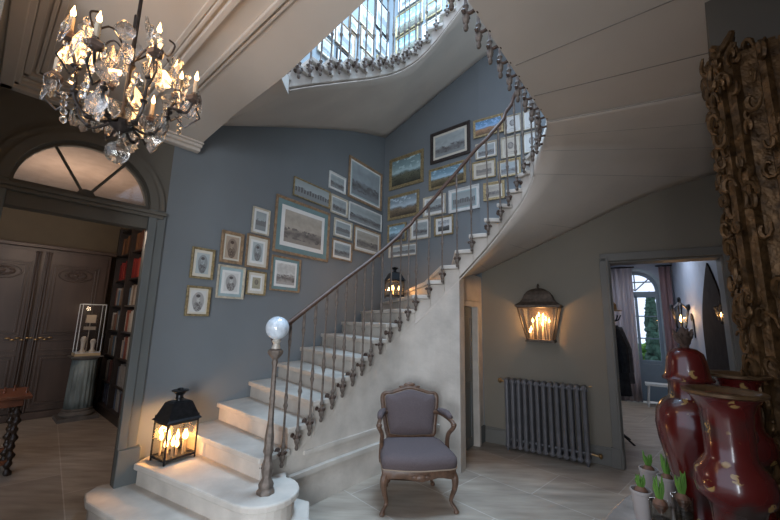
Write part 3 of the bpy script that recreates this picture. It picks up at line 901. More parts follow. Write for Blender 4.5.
# ------------------------------------------------------------------ lanterns
def candle(root, loc, h=.10, r_=.010, power=0, fl=FLAME, s=1.0):
    mb = MB(); mb.lathe([(r_, 0), (r_, h), (r_ * .6, h + .004)], loc, 8)
    c = mb.build('candle', WAX, root, smooth=True)
    mb = MB(); mb.lathe([(.002 * s, 0), (.008 * s, .008 * s), (.010 * s, .016 * s), (.007 * s, .028 * s), (.003 * s, .040 * s), (.0008 * s, .050 * s)], (loc[0], loc[1], loc[2] + h + .004), 8)
    mb.build('flame', fl, c, smooth='all')
def box_lantern(name, label, loc, rz, w, d, h, power, cands, group=None, wall=False):
    """metal carriage lantern: feet, body, glass, hipped roof and chimney"""
    root = thing(name, label, 'lantern', loc, rz, group)
    mb = MB()
    for sx in (-1, 1):
        for sy in (-1, 1):
            mb.tube([(sx * w / 2, sy * d / 2, 0), (sx * w / 2, sy * d / 2, h * .56)], .008, 6)
            mb.ball((sx * w / 2, sy * d / 2, h * .60), (.009, .009, .018))
    for z in (.035, h * .54):
        for sy in (-1, 1): mb.box((0, sy * d / 2, z), (w, .016, .018))
        for sx in (-1, 1): mb.box((sx * w / 2, 0, z), (.016, d, .018))
    mb.box((0, 0, .03), (w, d, .008))
    mb.build('body_frame', BLACKM, root)
    mb = MB()
    z0, z1 = h * .56, h * .80
    prof = [(w / 2 + .02, d / 2 + .02, z0), (w / 2 + .005, d / 2 + .005, z0 + .015), (w * .33, d * .30, z1), (w * .25, d * .22, z1 + .01)]
    rows = [[(-a, -b, z), (a, -b, z), (a, b, z), (-a, b, z)] for a, b, z in prof]
    mb.grid(rows, closed=True); mb.add(rows[-1], [(0, 1, 2, 3)])
    mb.build('roof', BLACKM, root, solid=.004)
    mb = MB()
    k = h
    mb.lathe([(.05 * k, .80 * k), (.045 * k, .84 * k), (.06 * k, .85 * k), (.05 * k, .87 * k), (.05 * k, .90 * k), (.09 * k, .94 * k), (.12 * k, .96 * k), (.115 * k, .972 * k), (.05 * k, .98 * k), (.03 * k, 1.0 * k)], n=16)
    mb.build('chimney', BLACKM, root, smooth=True)
    for sy in (-1, 1):
        mb = MB(); mb.box((0, sy * d / 2, h * .29), (w - .014, .003, h * .48)); mb.build('glass_pane', PANE, root)
    for sx in (-1, 1):
        mb = MB(); mb.box((sx * w / 2, 0, h * .29), (.003, d - .014, h * .48)); mb.build('glass_pane', PANE, root)
    for (x, y) in cands: candle(root, (x, y, .036), h * (.15 + .05 * math.sin(x * 90 + y * 40)), .009, s=1.6 * h / .55)
    l = point(name + '_light', (0, 0, h * .33), power); l.parent = root; 
    return root
box_lantern('carriage_lantern', 'black metal glass lantern with lit candles standing on the second step', (-1.79, 3.27, .332), R(58), .25, .21, .57, 7,
            [(-.085, -.03), (-.045, -.06), (.0, -.04), (.045, -.06), (.085, -.02), (-.08, .06), (-.02, .06), (.05, .05)])
box_lantern('stair_lantern', 'smaller black lantern with lit candles resting higher up on the stair turn', (.07, 4.98, 1.817), R(20), .20, .20, .44, 6,
            [(-.05, -.04), (.05, -.04), (0, .05)])

def tapered_lantern(name, label, p, rz, wt, wb, d, h, power, cands, met, hs=1.0):
    """wall lantern: wide top tapering down, ogee hood, finial; back at local y=0, room at -y"""
    root = thing(name, label, 'lantern', p, rz)
    yt, yb = d, d * wb / wt
    T4 = [(-wt / 2, 0, h), (wt / 2, 0, h), (wt / 2, -yt, h), (-wt / 2, -yt, h)]
    B4 = [(-wb / 2, 0, 0), (wb / 2, 0, 0), (wb / 2, -yb, 0), (-wb / 2, -yb, 0)]
    mb = MB()
    for a, b in zip(T4, B4): mb.tube([a, b], .010 * hs, 6)
    for q in (T4, B4):
        for k in range(4): mb.tube([q[k], q[(k + 1) % 4]], .013 * hs, 6)
    mb.box((0, -yb / 2, -.01), (wb + .04 * hs, yb + .03 * hs, .025 * hs))
    mb.box((0, -.004, h * .5), (wb, .006, h))
    mb.build('body_frame', met, root)
    mb = MB(); rows = []
    for f, z in ((1.10, 0), (1.12, .02), (1.02, .035), (.86, .06), (.74, .10), (.66, .15), (.52, .19), (.34, .215), (.12, .23)):
        a, c = wt / 2 * f, yt / 2 * f
        rows.append([(-a, -yt / 2 - c, h + z * hs), (a, -yt / 2 - c, h + z * hs), (a, -yt / 2 + c, h + z * hs), (-a, -yt / 2 + c, h + z * hs)])
    mb.grid(rows, closed=True); mb.add(rows[-1], [(0, 1, 2, 3)])
    mb.build('hood', met, root, solid=.004)
    mb = MB(); mb.lathe([(.02 * hs, h + .22 * hs), (.012 * hs, h + .245 * hs), (.018 * hs, h + .26 * hs), (.006 * hs, h + .29 * hs)], (0, -yt / 2, 0), 8); mb.build('finial', met, root, smooth=True)
    for q in ((2, 3), (1, 2), (3, 0)):
        mb = MB(); mb.add([T4[q[0]], T4[q[1]], B4[q[1]], B4[q[0]]], [(0, 1, 2, 3)]); mb.build('glass_pane', PANE, root)
    for (x, y, hh) in cands: candle(root, (x, y, .01), hh, .008 * hs, s=1.15 * hs)
    l = point(name + '_light', (0, -yt * .5, h * .62), power); l.parent = root
    return root
dW = azv(122.5); nW = Vector((-math.cos(R(122.5)), 0, 0))
rzW = math.atan2(dW.y, dW.x); nrm = Vector((dW.y, -dW.x, 0))
pw = AA + dW * 0.755 + nrm * .012
tapered_lantern('wall_lantern', 'aged metal wall lantern tapering downwards with many lit candles above the radiator', (pw.x, pw.y, 1.32), rzW, .46, .29, .26, .40, 10,
                [(-.11, -.07, .10), (-.08, -.12, .20), (-.035, -.09, .23), (.0, -.15, .27), (.04, -.1, .26), (.075, -.13, .22), (.105, -.09, .20), (-.12, -.1, .07), (.02, -.05, .16)], mat('verdigris_iron', (.085, .062, .045), .5, .5, var=.3, scale=30))

# ------------------------------------------------------------------ radiator
pr0 = AA + dW * .30 + nrm * .02
rad = thing('column_radiator', 'grey cast iron column radiator standing against the wall under the wall lantern', 'radiator', (pr0.x, pr0.y, 0), rzW)
nS, sw = 13, .071
def section():
    mb = MB()
    for y in (-.045, -.10, -.155):
        mb.tube([(0, y, .05), (0, y, .82)], .0235, 8)
    for z in (.06, .81):
        mb.tube([(0, -.03, z), (0, -.17, z)], [.028, .028], 8)
        mb.ball((0, -.045, z), .030); mb.ball((0, -.155, z), .030)
    mb.tube([(-sw / 2, -.10, .12), (sw / 2, -.10, .12)], .016, 8); mb.tube([(-sw / 2, -.10, .79), (sw / 2, -.10, .79)], .016, 8)
    return mb
sec = None
for k in range(nS):
    if sec is None: sec = section().build('radiator_column', RADM, rad, smooth=True); o = sec
    else: o = sec.copy(); COL.objects.link(o); o.parent = rad
    o.location = (.04 + k * sw, 0, 0)
for x in (.04, .04 + (nS - 1) * sw):
    for y in (-.05, -.15):
        mb = MB(); mb.tube([(x, y, .08), (x + .0, y - .005, .0)], [.02, .012], 8); mb.build('leg', RADM, rad, smooth=True)
mb = MB(); mb.tube([(-.0, -.1, .79), (-.05, -.1, .80)], .012, 8); mb.lathe([(.012, -.02), (.026, 0), (.026, .02), (.01, .035)], (-.055, -.1, .79), 10); mb.build('valve', BRASS, rad, smooth=True)
mb = MB(); mb.tube([(nS * sw, -.1, .12), (nS * sw + .08, -.1, .11)], .011, 8); mb.lathe([(.012, -.02), (.022, 0), (.022, .02), (.008, .03)], (nS * sw + .09, -.1, .11), 10); mb.build('valve', BRASS, rad, smooth=True)
mb = MB(); mb.tube([(nS * sw + .02, -.1, .83), (nS * sw + .05, -.1, .835)], .010, 8); mb.build('bleed_valve', BRASS, rad, smooth=True)

# baseboards and door casing on the radiator wall
MR = frame(AA, math.degrees(math.atan2((MC - AA).x, (MC - AA).y)))
LD0, LD1 = (DR0 - AA).length, (DR1 - AA).length
mb = MB(); mb.box((LD0 / 2 - .04, -.012, .085), (LD0 - .1, .024, .17), M=MR); mb.box((LD0 / 2 - .04, -.008, .18), (LD0 - .1, .016, .02), M=MR)
WTRIM = mat('warm_trim_paint', (.165, .155, .135), .5, var=.06, scale=3)
struct(mb, 'baseboard_radiator', WTRIM, bevel=.004)
mb = MB()
mb.box((LD0 - .045, -.02, 1.15), (.09, .04, 2.3), M=MR); mb.box((LD0 - .01, -.03, 1.15), (.025, .06, 2.3), M=MR)
mb.box((LD0 - .05, -.026, .10), (.12, .052, .2), M=MR)
mb.box(((LD0 + LD1) / 2, -.02, 2.305), (LD1 - LD0 + .16, .04, .09), M=MR)
mb.box((LD1 + .02, -.02, 1.15), (.05, .04, 2.3), M=MR)
for x in (LD0 + .01, LD1 - .01): mb.box((x, .11, 1.13), (.02, .22, 2.26), M=MR)
mb.box(((LD0 + LD1) / 2, .11, 2.25), (LD1 - LD0, .22, .02), M=MR)
struct(mb, 'trim_10', WTRIM, bevel=.005)

# ------------------------------------------------------------------ armchair
ch = thing('armchair', 'carved walnut open armchair with mauve grey upholstery in front of the stone stair wall', 'armchair', (.255, 3.42, 0), R(6))
def cabriole(sx, sy, top, foot, knee=.03):
    pts = [(sx * top[0], sy * top[1], .30), (sx * (top[0] + knee * .6), sy * (top[1] + knee * .6), .25), (sx * (top[0] + knee * .5), sy * (top[1] + knee * .5), .18), (sx * (top[0] - .01), sy * (top[1] - .01), .08), (sx * (foot[0] - .008), sy * (foot[1] - .008), .035), (sx * foot[0], sy * foot[1], .012), (sx * (foot[0] + .006), sy * (foot[1] + .006), .0)]
    rr = [.030, .030, .023, .016, .014, .022, .020]
    s = spline([tuple(p) + (r_,) for p, r_ in zip(pts, rr)], 4)
    mb = MB(); mb.tube([q[:3] for q in s], [q[3] for q in s], 8); return mb
for sx in (-1, 1):
    cabriole(sx, -1, (.275, .235), (.30, .26)).build('leg', CARVE, ch, smooth=True)
    cabriole(sx, 1, (.205, .215), (.22, .25), .0).build('leg', CARVE, ch, smooth=True)
def seat_outline(s=1.0, z=0, n=10):
    pts = [(-.30, -.26), (-.15, -.30), (0, -.315), (.15, -.30), (.30, -.26), (.30, -.05), (.25, .22), (0, .235), (-.25, .22), (-.30, -.05)]
    return [Vector((p[0] * s, p[1] * s, z)) for p in spline([p + (0,) for p in pts + [pts[0]]], 4)[:-1]]
mb = MB()
out = []
for z, s in ((.272, .97), (.285, 1.0), (.325, 1.0), (.335, .985)): out.append(seat_outline(s, z))
# scalloped bottom edge
for q in out[:1] + out[1:2]:
    for p in q:
        if p.y < -.2: p.z -= .022 * (math.cos(p.x * 21) * .5 + .3)
mb.grid(out, closed=True); mb.add(out[-1], [tuple(range(len(out[-1])))]); mb.add(out[0], [tuple(range(len(out[0])))])
mb.ball((0, -.318, .285), (.05, .014, .028)); mb.ball((-.05, -.316, .292), (.03, .010, .016)); mb.ball((.05, -.316, .292), (.03, .010, .016))
mb.build('seat_rail', CARVE, ch, smooth=True)
mb = MB(); rows = []
for z, s in ((.330, .985), (.345, 1.01), (.375, 1.03), (.405, 1.02), (.425, .97), (.440, .88), (.448, .7), (.452, .45), (.453, .2)):
    rows.append(seat_outline(s, z))
mb.grid(rows, closed=True); mb.add(rows[-1], [tuple(range(len(rows[-1])))]); mb.add(rows[0], [tuple(range(len(rows[0])))])
mb.build('seat_cushion', UPH, ch, smooth='all')
mb = MB(); mb.tube(seat_outline(1.015, .338), .006, 6, closed=True); mb.build('piping', PIPING, ch, smooth=True)
# back
back = [(-.195, 0), (-.215, .10), (-.235, .25), (-.245, .36), (-.225, .40), (-.17, .405), (-.10, .43), (0, .455), (.10, .43), (.17, .405), (.225, .40), (.245, .36), (.235, .25), (.215, .10), (.195, 0), (.1, -.012), (0, -.015), (-.1, -.012)]
MBk = Matrix.Translation((0, .215, .455)) @ Matrix.Rotation(R(-13), 4, 'X') @ Matrix.Diagonal((1.08, 1, .92, 1))
bo = spline([(x, 0, z) for x, z in back + [back[0]]], 4)[:-1]
mb = MB(); mb.tube(bo, .023, 8, M=MBk, closed=True)
mb.ball((0, 0, .485), (.055, .018, .028), M=MBk); mb.ball((-.06, 0, .468), (.04, .014, .015), M=MBk); mb.ball((.06, 0, .468), (.04, .014, .015), M=MBk)
for sx in (-1, 1): mb.tube([(sx * .19, 0, .02), (sx * .195, .01, -.10), (sx * .205, .0, -.17)], [.022, .022, .026], 8, M=MBk)
mb.build('backrest_frame', CARVE, ch, smooth=True)
mb = MB()
cz = .2
def ring(s, y): return [Vector((p.x * s, y, cz + (p.z - cz) * s)) for p in bo]
rows = [ring(.93, .02), ring(.95, -.01), ring(.93, -.035), ring(.85, -.055), ring(.6, -.068), ring(.3, -.072)]
mb.grid(rows, M=MBk, closed=True); mb.add(rows[-1], [tuple(range(len(bo)))], MBk); mb.add(rows[0], [tuple(range(len(bo)))], MBk)
mb.build('backrest', UPH, ch, smooth='all')
mb = MB(); mb.tube(ring(.925, -.028), .005, 6, M=MBk, closed=True); mb.build('piping', PIPING, ch, smooth=True)
for sx in (-1, 1):
    pts = [(sx * .225, .235, .655), (sx * .265, .16, .665), (sx * .30, .04, .66), (sx * .325, -.06, .64), (sx * .33, -.10, .615), (sx * .315, -.09, .585), (sx * .295, -.04, .53), (sx * .295, .0, .44), (sx * .30, -.02, .36), (sx * .295, -.03, .31)]
    s = spline(pts, 4)
    mb = MB(); mb.tube(s, [.019] * len(s), 8); mb.ball((sx * .328, -.105, .625), .026)
    arm = mb.build('arm', CARVE, ch, smooth=True)
    mb = MB(); q = spline([(sx * .262, .17, .688), (sx * .30, .05, .690), (sx * .32, -.04, .672)], 6)
    k = len(q); mb.tube(q, [.014 + .017 * math.sin(PI * (.12 + .76 * j / (k - 1))) for j in range(k)], 10); mb.build('arm_pad', UPH, arm, smooth='all')

# ------------------------------------------------------------------ chandelier
CR = crystal()
cx, cy = -1.155, 1.42
chd = thing('crystal_chandelier', 'crystal chandelier with lit candles and a glass ball hanging from the hall ceiling', 'chandelier', (cx, cy, 2.17))
chd.scale = (.85, .85, .9)
CI = mat('chandelier_iron', (.035, .028, .025), .4, .7, var=.4, scale=40)
mb = MB(); mb.lathe([(.012, .12), (.05, .15), (.06, .17), (.03, .19), (.012, .22), (.010, .45), (.022, .47), (.010, .50), (.008, 1.04)], n=12)
stem = mb.build('central_stem', CI, chd, smooth=True)
for k in range(8):
    an = 2 * PI * k / 8 + .25; ca, sa = math.cos(an), math.sin(an)
    rr = .31 if k % 2 == 0 else .25; zz = .36 if k % 2 == 0 else .46
    pts = [(.03, .17), (.12, .13), (.19, .19), (.20, .28), (rr - .03, zz - .09), (rr, zz - .02)]
    s = spline([(r_ * ca, r_ * sa, z) for r_, z in pts], 5)
    mb = MB(); mb.tube(s, .0075, 6)
    for t in (6, 12, 18): mb.ball(tuple(s[t]), (.018, .018, .011), 6, 5)
    mb.tube([(rr * ca * .75, rr * sa * .75, zz - .12), (rr * ca * .9, rr * sa * .9, zz - .17), (rr * ca * 1.12, rr * sa * 1.12, zz - .11), (rr * ca * 1.05, rr * sa * 1.05, zz - .06)], .005, 5)
    arm = mb.build('arm', CI, chd, smooth=True)
    mb = MB(); mb.lathe([(.006, zz - .035), (.03, zz - .025), (.036, zz - .008), (.028, zz), (.012, zz + .012), (.013, zz + .02)], (rr * ca, rr * sa, 0), 10, flute=.10, fl_n=5); mb.build('drip_cup', DIRON, arm, smooth=True)
    candle(chd, (rr * ca, rr * sa, zz + .01), .075, .0115, s=1.1, fl=FLAME)
# upper tier hooks
for k in range(6):
    an = 2 * PI * k / 6 + .1; ca, sa = math.cos(an), math.sin(an)
    mb = MB(); s = spline([(.01 * ca, .01 * sa, .50), (.10 * ca, .10 * sa, .60), (.17 * ca, .17 * sa, .54), (.20 * ca, .20 * sa, .60), (.17 * ca, .17 * sa, .63)], 4); mb.tube(s, .005, 5)
    mb.build('upper_hook', CI, chd, smooth=True)
def pendant_mesh(kind):
    mb = MB()
    if kind == 0:   # flat pear drop
        prof = [(.0, -.075), (.016, -.066), (.026, -.048), (.028, -.034), (.018, -.016), (.006, -.004), (.0, 0)]
        pts = [(x, z) for x, z in prof] + [(-x, z) for x, z in prof[::-1][1:-1]]
        k = len(pts)
        vs = [(x * 1.05, -.004, z) for x, z in pts] + [(x * 1.05, .004, z) for x, z in pts] + [(0, -.011, -.04), (0, .011, -.04)]
        fs = [(i, (i + 1) % k, 2 * k) for i in range(k)] + [(k + (i + 1) % k, k + i, 2 * k + 1) for i in range(k)] + [(i, k + i, k + (i + 1) % k, (i + 1) % k) for i in range(k)]
        mb.add(vs, fs)
    elif kind == 1:  # icicle
        mb.lathe([(.002, -.11), (.007, -.085), (.010, -.03), (.004, -.006), (.002, 0)], n=6)
    elif kind == 2:  # faceted bead chain
        for j in range(4): mb.ball((0, 0, -.012 - .024 * j), (.010, .010, .012), 6, 4)
    else:            # leaf
        prof = [(.0, -.085), (.012, -.07), (.010, -.062), (.024, -.045), (.018, -.036), (.022, -.02), (.008, -.006), (.0, 0)]
        pts = [(x, z) for x, z in prof] + [(-x, z) for x, z in prof[::-1][1:-1]]
        k = len(pts)
        vs = [(x * 1.2, -.003, z) for x, z in pts] + [(x * 1.2, .003, z) for x, z in pts] + [(0, -.010, -.04), (0, .010, -.04)]
        fs = [(i, (i + 1) % k, 2 * k) for i in range(k)] + [(k + (i + 1) % k, k + i, 2 * k + 1) for i in range(k)] + [(i, k + i, k + (i + 1) % k, (i + 1) % k) for i in range(k)]
        mb.add(vs, fs)
    return mb
protos = [None] * 4
def pendant(kind, x, y, z, rz, sc):
    if protos[kind] is None:
        protos[kind] = o = pendant_mesh(kind).build('crystal_pendant', CR, chd)
    else: o = protos[kind].copy(); COL.objects.link(o); o.parent = chd
    o.location = (x, y, z); o.rotation_euler = (random.uniform(-.2, .2), random.uniform(-.2, .2), rz); o.scale = (sc,) * 3
rnd = random.Random(3)
cnt = 0
for k in range(8):
    an = 2 * PI * k / 8 + .25
    rr = .31 if k % 2 == 0 else .25; zz = .36 if k % 2 == 0 else .46
    for j in range(9):
        f = [.32, .48, .62, .78, .92, 1.0, 1.08, .85, .7][j]
        a = an + rnd.uniform(-.22, .22)
        z = [.14, .13, .16, .21, .27, .34, .33, .40, .46][j] + (zz - .36) * f + rnd.uniform(0, .05) + .05
        pendant([0, 3, 0, 2, 0, 1, 3, 2, 0][j], rr * f * math.cos(a), rr * f * math.sin(a), z, rnd.uniform(0, 6), rnd.uniform(1.1, 1.75))
for k in range(18):
    an = 2 * PI * k / 18; r_ = rnd.choice([.08, .13, .18])
    pendant(rnd.choice([0, 2, 3, 1]), r_ * math.cos(an), r_ * math.sin(an), rnd.uniform(.42, .66), rnd.uniform(0, 6), rnd.uniform(1.0, 1.6))
mb = MB(); mb.ball((0, 0, .02), .052, 14, 9); mb.lathe([(.006, .066), (.012, .075), (.006, .085), (.006, .09), (.014, .10), (.008, .112), (.013, .124), (.006, .14)], n=8)
tag(mb.build('glass_ball', CR, chd), 'faceted glass ball at the bottom of the chandelier')
for k in range(4):
    l = point('chandelier_light', (.22 * math.cos(k * 1.57), .22 * math.sin(k * 1.57), .50), 1.3, size=.05); l.parent = chd

# ------------------------------------------------------------------ library
LW_ = mat('library_ochre', (.10, .068, .035), .7, var=.08)
ARM = mat('armoire_wood', (.060, .038, .028), .4, var=.25, scale=6, stretch=(1, 1, .2))
def lib_box(mb, u0, u1, v0, v1, z0, z1): mb.box(((u0 + u1) / 2, (v0 + v1) / 2, (z0 + z1) / 2), (u1 - u0, v1 - v0, z1 - z0), M=MU)
mb = MB(); lib_box(mb, -3.2, 1.0, 4.02, 4.2, 0, 3.2); struct(mb, 'wall_library', LW_)
mb = MB(); lib_box(mb, .84, .98, .3, 4.02, 0, 3.2); struct(mb, 'wall_bookcase', LW_)
mb = MB(); lib_box(mb, -3.3, 1.0, .24, 4.2, 3.2, 3.3); struct(mb, 'ceiling_library', mat('library_ceiling', (.36, .27, .22), .8))
mb = MB(); lib_box(mb, -3.3, -3.2, .24, 4.2, 0, 3.2); struct(mb, 'wall_library_side', LW_)
# ceiling spot
cs = thing('ceiling_spotlight', 'small round lit ceiling spotlight seen through the fanlight', 'ceiling light', tuple(U(.05, 1.35, 3.2)))
mb = MB(); mb.lathe([(.045, -.008), (.045, 0)], n=16); mb.build('trim_ring', FWHITE, cs, smooth=True)
mb = MB(); mb.lathe([(.03, -.012), (.03, -.006)], n=16); mb.build('bulb', emis('spot', (1, .8, .55), 12), cs)
# carved double doors of an armoire
arm = thing('carved_armoire', 'huge dark armoire with carved double doors against the library wall', 'armoire', tuple(U(-.45, 3.75)), R(90 - UA))
mb = MB()
mb.box((0, .13, 1.25), (1.66, .24, 2.5)); mb.box((0, .11, 2.50), (1.76, .30, .06)); mb.box((0, .12, .05), (1.72, .28, .1))
body = mb.build('carcass', ARM, arm, bevel=.01)
for sx in (-1, 1):
    mb = MB()
    c = sx * .40
    mb.box((c, -.01, 1.27), (.76, .04, 2.30))
    for (w, h, z, t) in ((.56, 1.05, 1.72, .024), (.48, .97, 1.72, .034), (.56, .14, 1.04, .02), (.56, .72, .54, .024), (.47, .62, .54, .034)):
        for s_ in (-1, 1):
            mb.box((c + s_ * w / 2, -.03 - t / 4, z), (.022, t, h)); mb.box((c, -.03 - t / 4, z + s_ * h / 2), (w + .022, t, .022))
    d_ = mb.build('door', ARM, arm, bevel=.004)
    mb = MB(); mb.tube([(c + .20 * math.cos(a), -.045, 2.10 + .10 * math.sin(a)) for a in [2 * PI * q / 20 for q in range(20)]], .012, 6, closed=True)
    for q in range(14):
        a = 2 * PI * q / 14; mb.ball((c + .11 * math.cos(a), -.045, 2.10 + .055 * math.sin(a)), (.03, .014, .018), 6, 5)
    mb.ball((c, -.05, 2.10), (.035, .02, .028)); mb.build('carved_medallion', ARM, d_, smooth=True)
    for q in (-.03, .03):
        mb = MB(); mb.tube([(sx * .06 + q * .5, -.05, .12), (sx * .06 + q * .5, -.05, 2.40)], .012, 8); mb.ball((sx * .06 + q * .5, -.05, 2.40), .02); mb.build('door_column', ARM, d_, smooth=True)
    mb = MB()
    for q in range(5): mb.ball((sx * (.02 + .05 * q), -.055, 1.14 + .012 * (-1) ** q), (.03, .012, .014), 6, 5)
    mb.build('lock_plate', BRASS, d_, smooth=True)
# bookshelves
SHW = mat('bookcase_wood', (.035, .026, .022), .45, var=.2)
bc = thing('bookcase', 'tall dark built-in bookcase filled with books in the library', 'bookcase', tuple(U(.5, 2.9)), R(90 - UA))
V0, V1, VM = 2.42, 3.94, 3.20
zs = [.12, .46, .86, 1.26, 1.66, 2.08, 2.52, 2.95]
def bx2(u0, u1, v0, v1, z0, z1):
    m_ = MB(); m_.box(((u0 + u1) / 2 - .5, (v0 + v1) / 2 - 2.9, (z0 + z1) / 2), (u1 - u0, v1 - v0, z1 - z0)); return m_
bx2(.5, .82, V0 - .03, V0, 0, 3.0).build('side_panel', SHW, bc); bx2(.48, .82, V1, V1 + .06, 0, 3.0).build('side_panel', SHW, bc); bx2(.48, .82, VM - .03, VM + .03, 0, 3.0).build('divider', SHW, bc)
bx2(.80, .83, V0, V1, 0, 3.0).build('back_panel', SHW, bc); bx2(.46, .82, V0, V1, 0, .12).build('plinth', SHW, bc)
for z in zs[1:]: bx2(.51, .80, V0, V1, z - .025, z).build('shelf', SHW, bc)
BCOL = {'red': [(.30, .03, .025), (.22, .02, .02), (.35, .05, .03)], 'mixed': [(.40, .34, .28), (.45, .42, .36), (.25, .08, .05), (.10, .16, .22), (.5, .46, .40), (.22, .15, .10)], 'brown': [(.16, .07, .03), (.22, .10, .04), (.12, .05, .03)], 'dark': [(.05, .06, .09), (.12, .05, .04), (.3, .28, .25), (.08, .1, .14)]}
rb = random.Random(5)
names = ['bottom', 'second lowest', 'third lowest', 'middle', 'third highest', 'second highest', 'top']
pal = ['dark', 'dark', 'mixed', 'mixed', 'mixed', 'red', 'brown']
bmesh_cache = {}
for si in range(7):
    for bay, (a, b) in enumerate(((V0 + .02, VM - .05), (VM + .05, V1 - .02))):
        x = b if bay == 1 else b
        x = a; n = 0
        while x < b - .03 and n < 14:
            t = rb.choice([.045, .055, .065]); h = min(rb.uniform(.24, .33), zs[si + 1] - zs[si] - .04); d_ = rb.uniform(.18, .22)
            colr = rb.choice(BCOL[pal[si]]); key = (t, colr)
            if key not in bmesh_cache:
                mb = MB(); mb.box((.5, 0, .5), (1, t - .004, 1)); 
                o = mb.build('book', mat('book_%.2f_%.2f_%.2f' % colr, colr, .6, var=.15), bevel=.003); bmesh_cache[key] = o
            else: o = bmesh_cache[key].copy(); COL.objects.link(o)
            o.scale = (d_, 1, h); o.location = U(.53 + rb.uniform(0, .02), x + t / 2, zs[si]); o.rotation_euler = (0, 0, R(90 - UA))
            bn_ = {(.40, .34, .28): 'tan', (.45, .42, .36): 'cream', (.25, .08, .05): 'rust', (.10, .16, .22): 'blue', (.5, .46, .40): 'pale', (.22, .15, .10): 'brown', (.05, .06, .09): 'black', (.12, .05, .04): 'maroon', (.3, .28, .25): 'grey', (.08, .1, .14): 'navy', (.30, .03, .025): 'red', (.22, .02, .02): 'dark red', (.35, .05, .03): 'bright red', (.16, .07, .03): 'leather brown', (.22, .10, .04): 'light leather', (.12, .05, .03): 'dark leather'}[colr]
            nm = bn_ + ' bound'
            nm_ = 'red bound' if pal[si] == 'red' else ('brown leather bound' if pal[si] == 'brown' else ('dark bound' if pal[si] == 'dark' else 'mixed colour'))
            tag(o, '%s book on the %s shelf of the %s bookcase bay' % (nm, names[si], 'nearer' if bay == 0 else 'farther'), 'book', 'books on the %s shelf of the %s bay' % (names[si], 'nearer' if bay == 0 else 'farther'))
            x += t; n += 1
# fluted pedestal and display case
PAT = mat('patinated_plaster', (.17, .20, .19), .6, var=.45, scale=9, stretch=(1, 1, .3))
pc = U(.17, 3.40)
ped = thing('fluted_pedestal', 'fluted grey green column pedestal in front of the armoire', 'pedestal', tuple(pc), R(90 - UA))
mb = MB(); mb.box((0, 0, .025), (.47, .40, .05)); mb.lathe([(.20, .05), (.21, .08), (.19, .11), (.175, .12), (.18, .14), (.165, .155)], n=24); mb.build('base', mat('pedestal_base', (.12, .105, .09), .6, var=.3), ped, smooth=True)
mb = MB(); mb.lathe([(.160, .155), (.158, .3), (.150, .6), (.145, .84)], n=72, flute=.05, fl_n=18); mb.build('fluted_shaft', PAT, ped, smooth='all')
mb = MB(); mb.lathe([(.15, .84), (.165, .86), (.16, .875)], n=24); mb.box((0, 0, .885), (.37, .34, .02)); mb.build('capital', mat('pedestal_base', (.12, .105, .09)), ped)
dc = thing('display_case', 'glass display case with pale objects lit on top of the fluted pedestal', 'display case', (pc.x, pc.y, .897), R(90 - UA))
mb = MB(); mb.box((0, 0, .02), (.30, .26, .04)); mb.build('base', mat('case_base', (.5, .36, .2), .4), dc)
mb = MB()
for sx in (-1, 1):
    for sy in (-1, 1): mb.box((sx * .14, sy * .12, .40), (.008, .008, .72))
for z in (.045, .76):
    for sy in (-1, 1): mb.box((0, sy * .12, z), (.28, .008, .008))
    for sx in (-1, 1): mb.box((sx * .14, 0, z), (.008, .24, .008))
mb.build('frame', FWHITE, dc)
mb = MB(); mb.box((0, 0, .40), (.278, .238, .715)); mb.build('glass', CLEAR, dc)
point('display_case_light', tuple(U(.17, 3.33, 1.60)), .7, (1, .75, .5), .03)
SHELL = mat('pale_shell', (.55, .47, .38), .5, var=.2)
for k, (x, y, z, h) in enumerate(((-.05, .02, .04, .24), (.06, -.02, .04, .20), (0, .03, .04, .34))):
    mb = MB()
    if k < 2: mb.lathe([(.035, 0), (.04, .02), (.022, .05), (.028, h * .6), (.04, h * .8), (.03, h * .95), (.01, h)], n=10)
    else: mb.box((0, .02, .20), (.012, .012, .40)); mb.box((0, 0, .36), (.14, .05, .05)); mb.box((0, 0, .5), (.12, .05, .12)); mb.box((0, .02, .43), (.012, .012, .1))
    o = mb.build(('shell_ornament', 'shell_ornament', 'mounted_relic')[k], (SHELL, SHELL, mat('relic_dark', (.3, .24, .18)))[k], smooth=True)
    o.location = U(.17 + x, 3.40 + y, .897 + z + .0005); o.rotation_euler = (0, 0, R(90 - UA))
    tag(o, ('pale turned ornament, left one inside the glass display case', 'pale turned ornament, right one inside the glass display case', 'mounted relic on a stand, tallest object in the glass display case')[k], 'ornament')
# table and stool cut by the left edge
TW = mat('red_brown_wood', (.14, .045, .02), .3, var=.3, scale=15)
tb = thing('side_table', 'reddish wooden table with spiral-turned leg at the left edge of the library', 'table', tuple(U(-.93, 1.62)), R(90 - UA))
mb = MB(); mb.box((0, 0, .705), (.76, .62, .03)); mb.box((0, 0, .655), (.66, .52, .07)); mb.build('table_top', TW, tb, bevel=.008)
def twist(h):
    mb = MB(); rows = []
    for k in range(40):
        z = h * k / 39; r_ = .026 + .009 * math.sin(k * 1.3)
        rows.append([Vector((r_ * math.cos(2 * PI * j / 10) + .006 * math.cos(k * .6), r_ * math.sin(2 * PI * j / 10) + .006 * math.sin(k * .6), z)) for j in range(10)])
    mb.grid(rows, closed=True); mb.add(rows[0], [tuple(range(10))]); mb.add(rows[-1], [tuple(range(10))]); return mb
tl = None
for sx in (-1, 1):
    for sy in (-1, 1):
        if tl is None: tl = twist(.62).build('leg', mat('dark_turned_wood', (.03, .018, .012), .4), tb, smooth='all'); o = tl
        else: o = tl.copy(); COL.objects.link(o); o.parent = tb
        o.location = (sx * .30, sy * .23, 0)
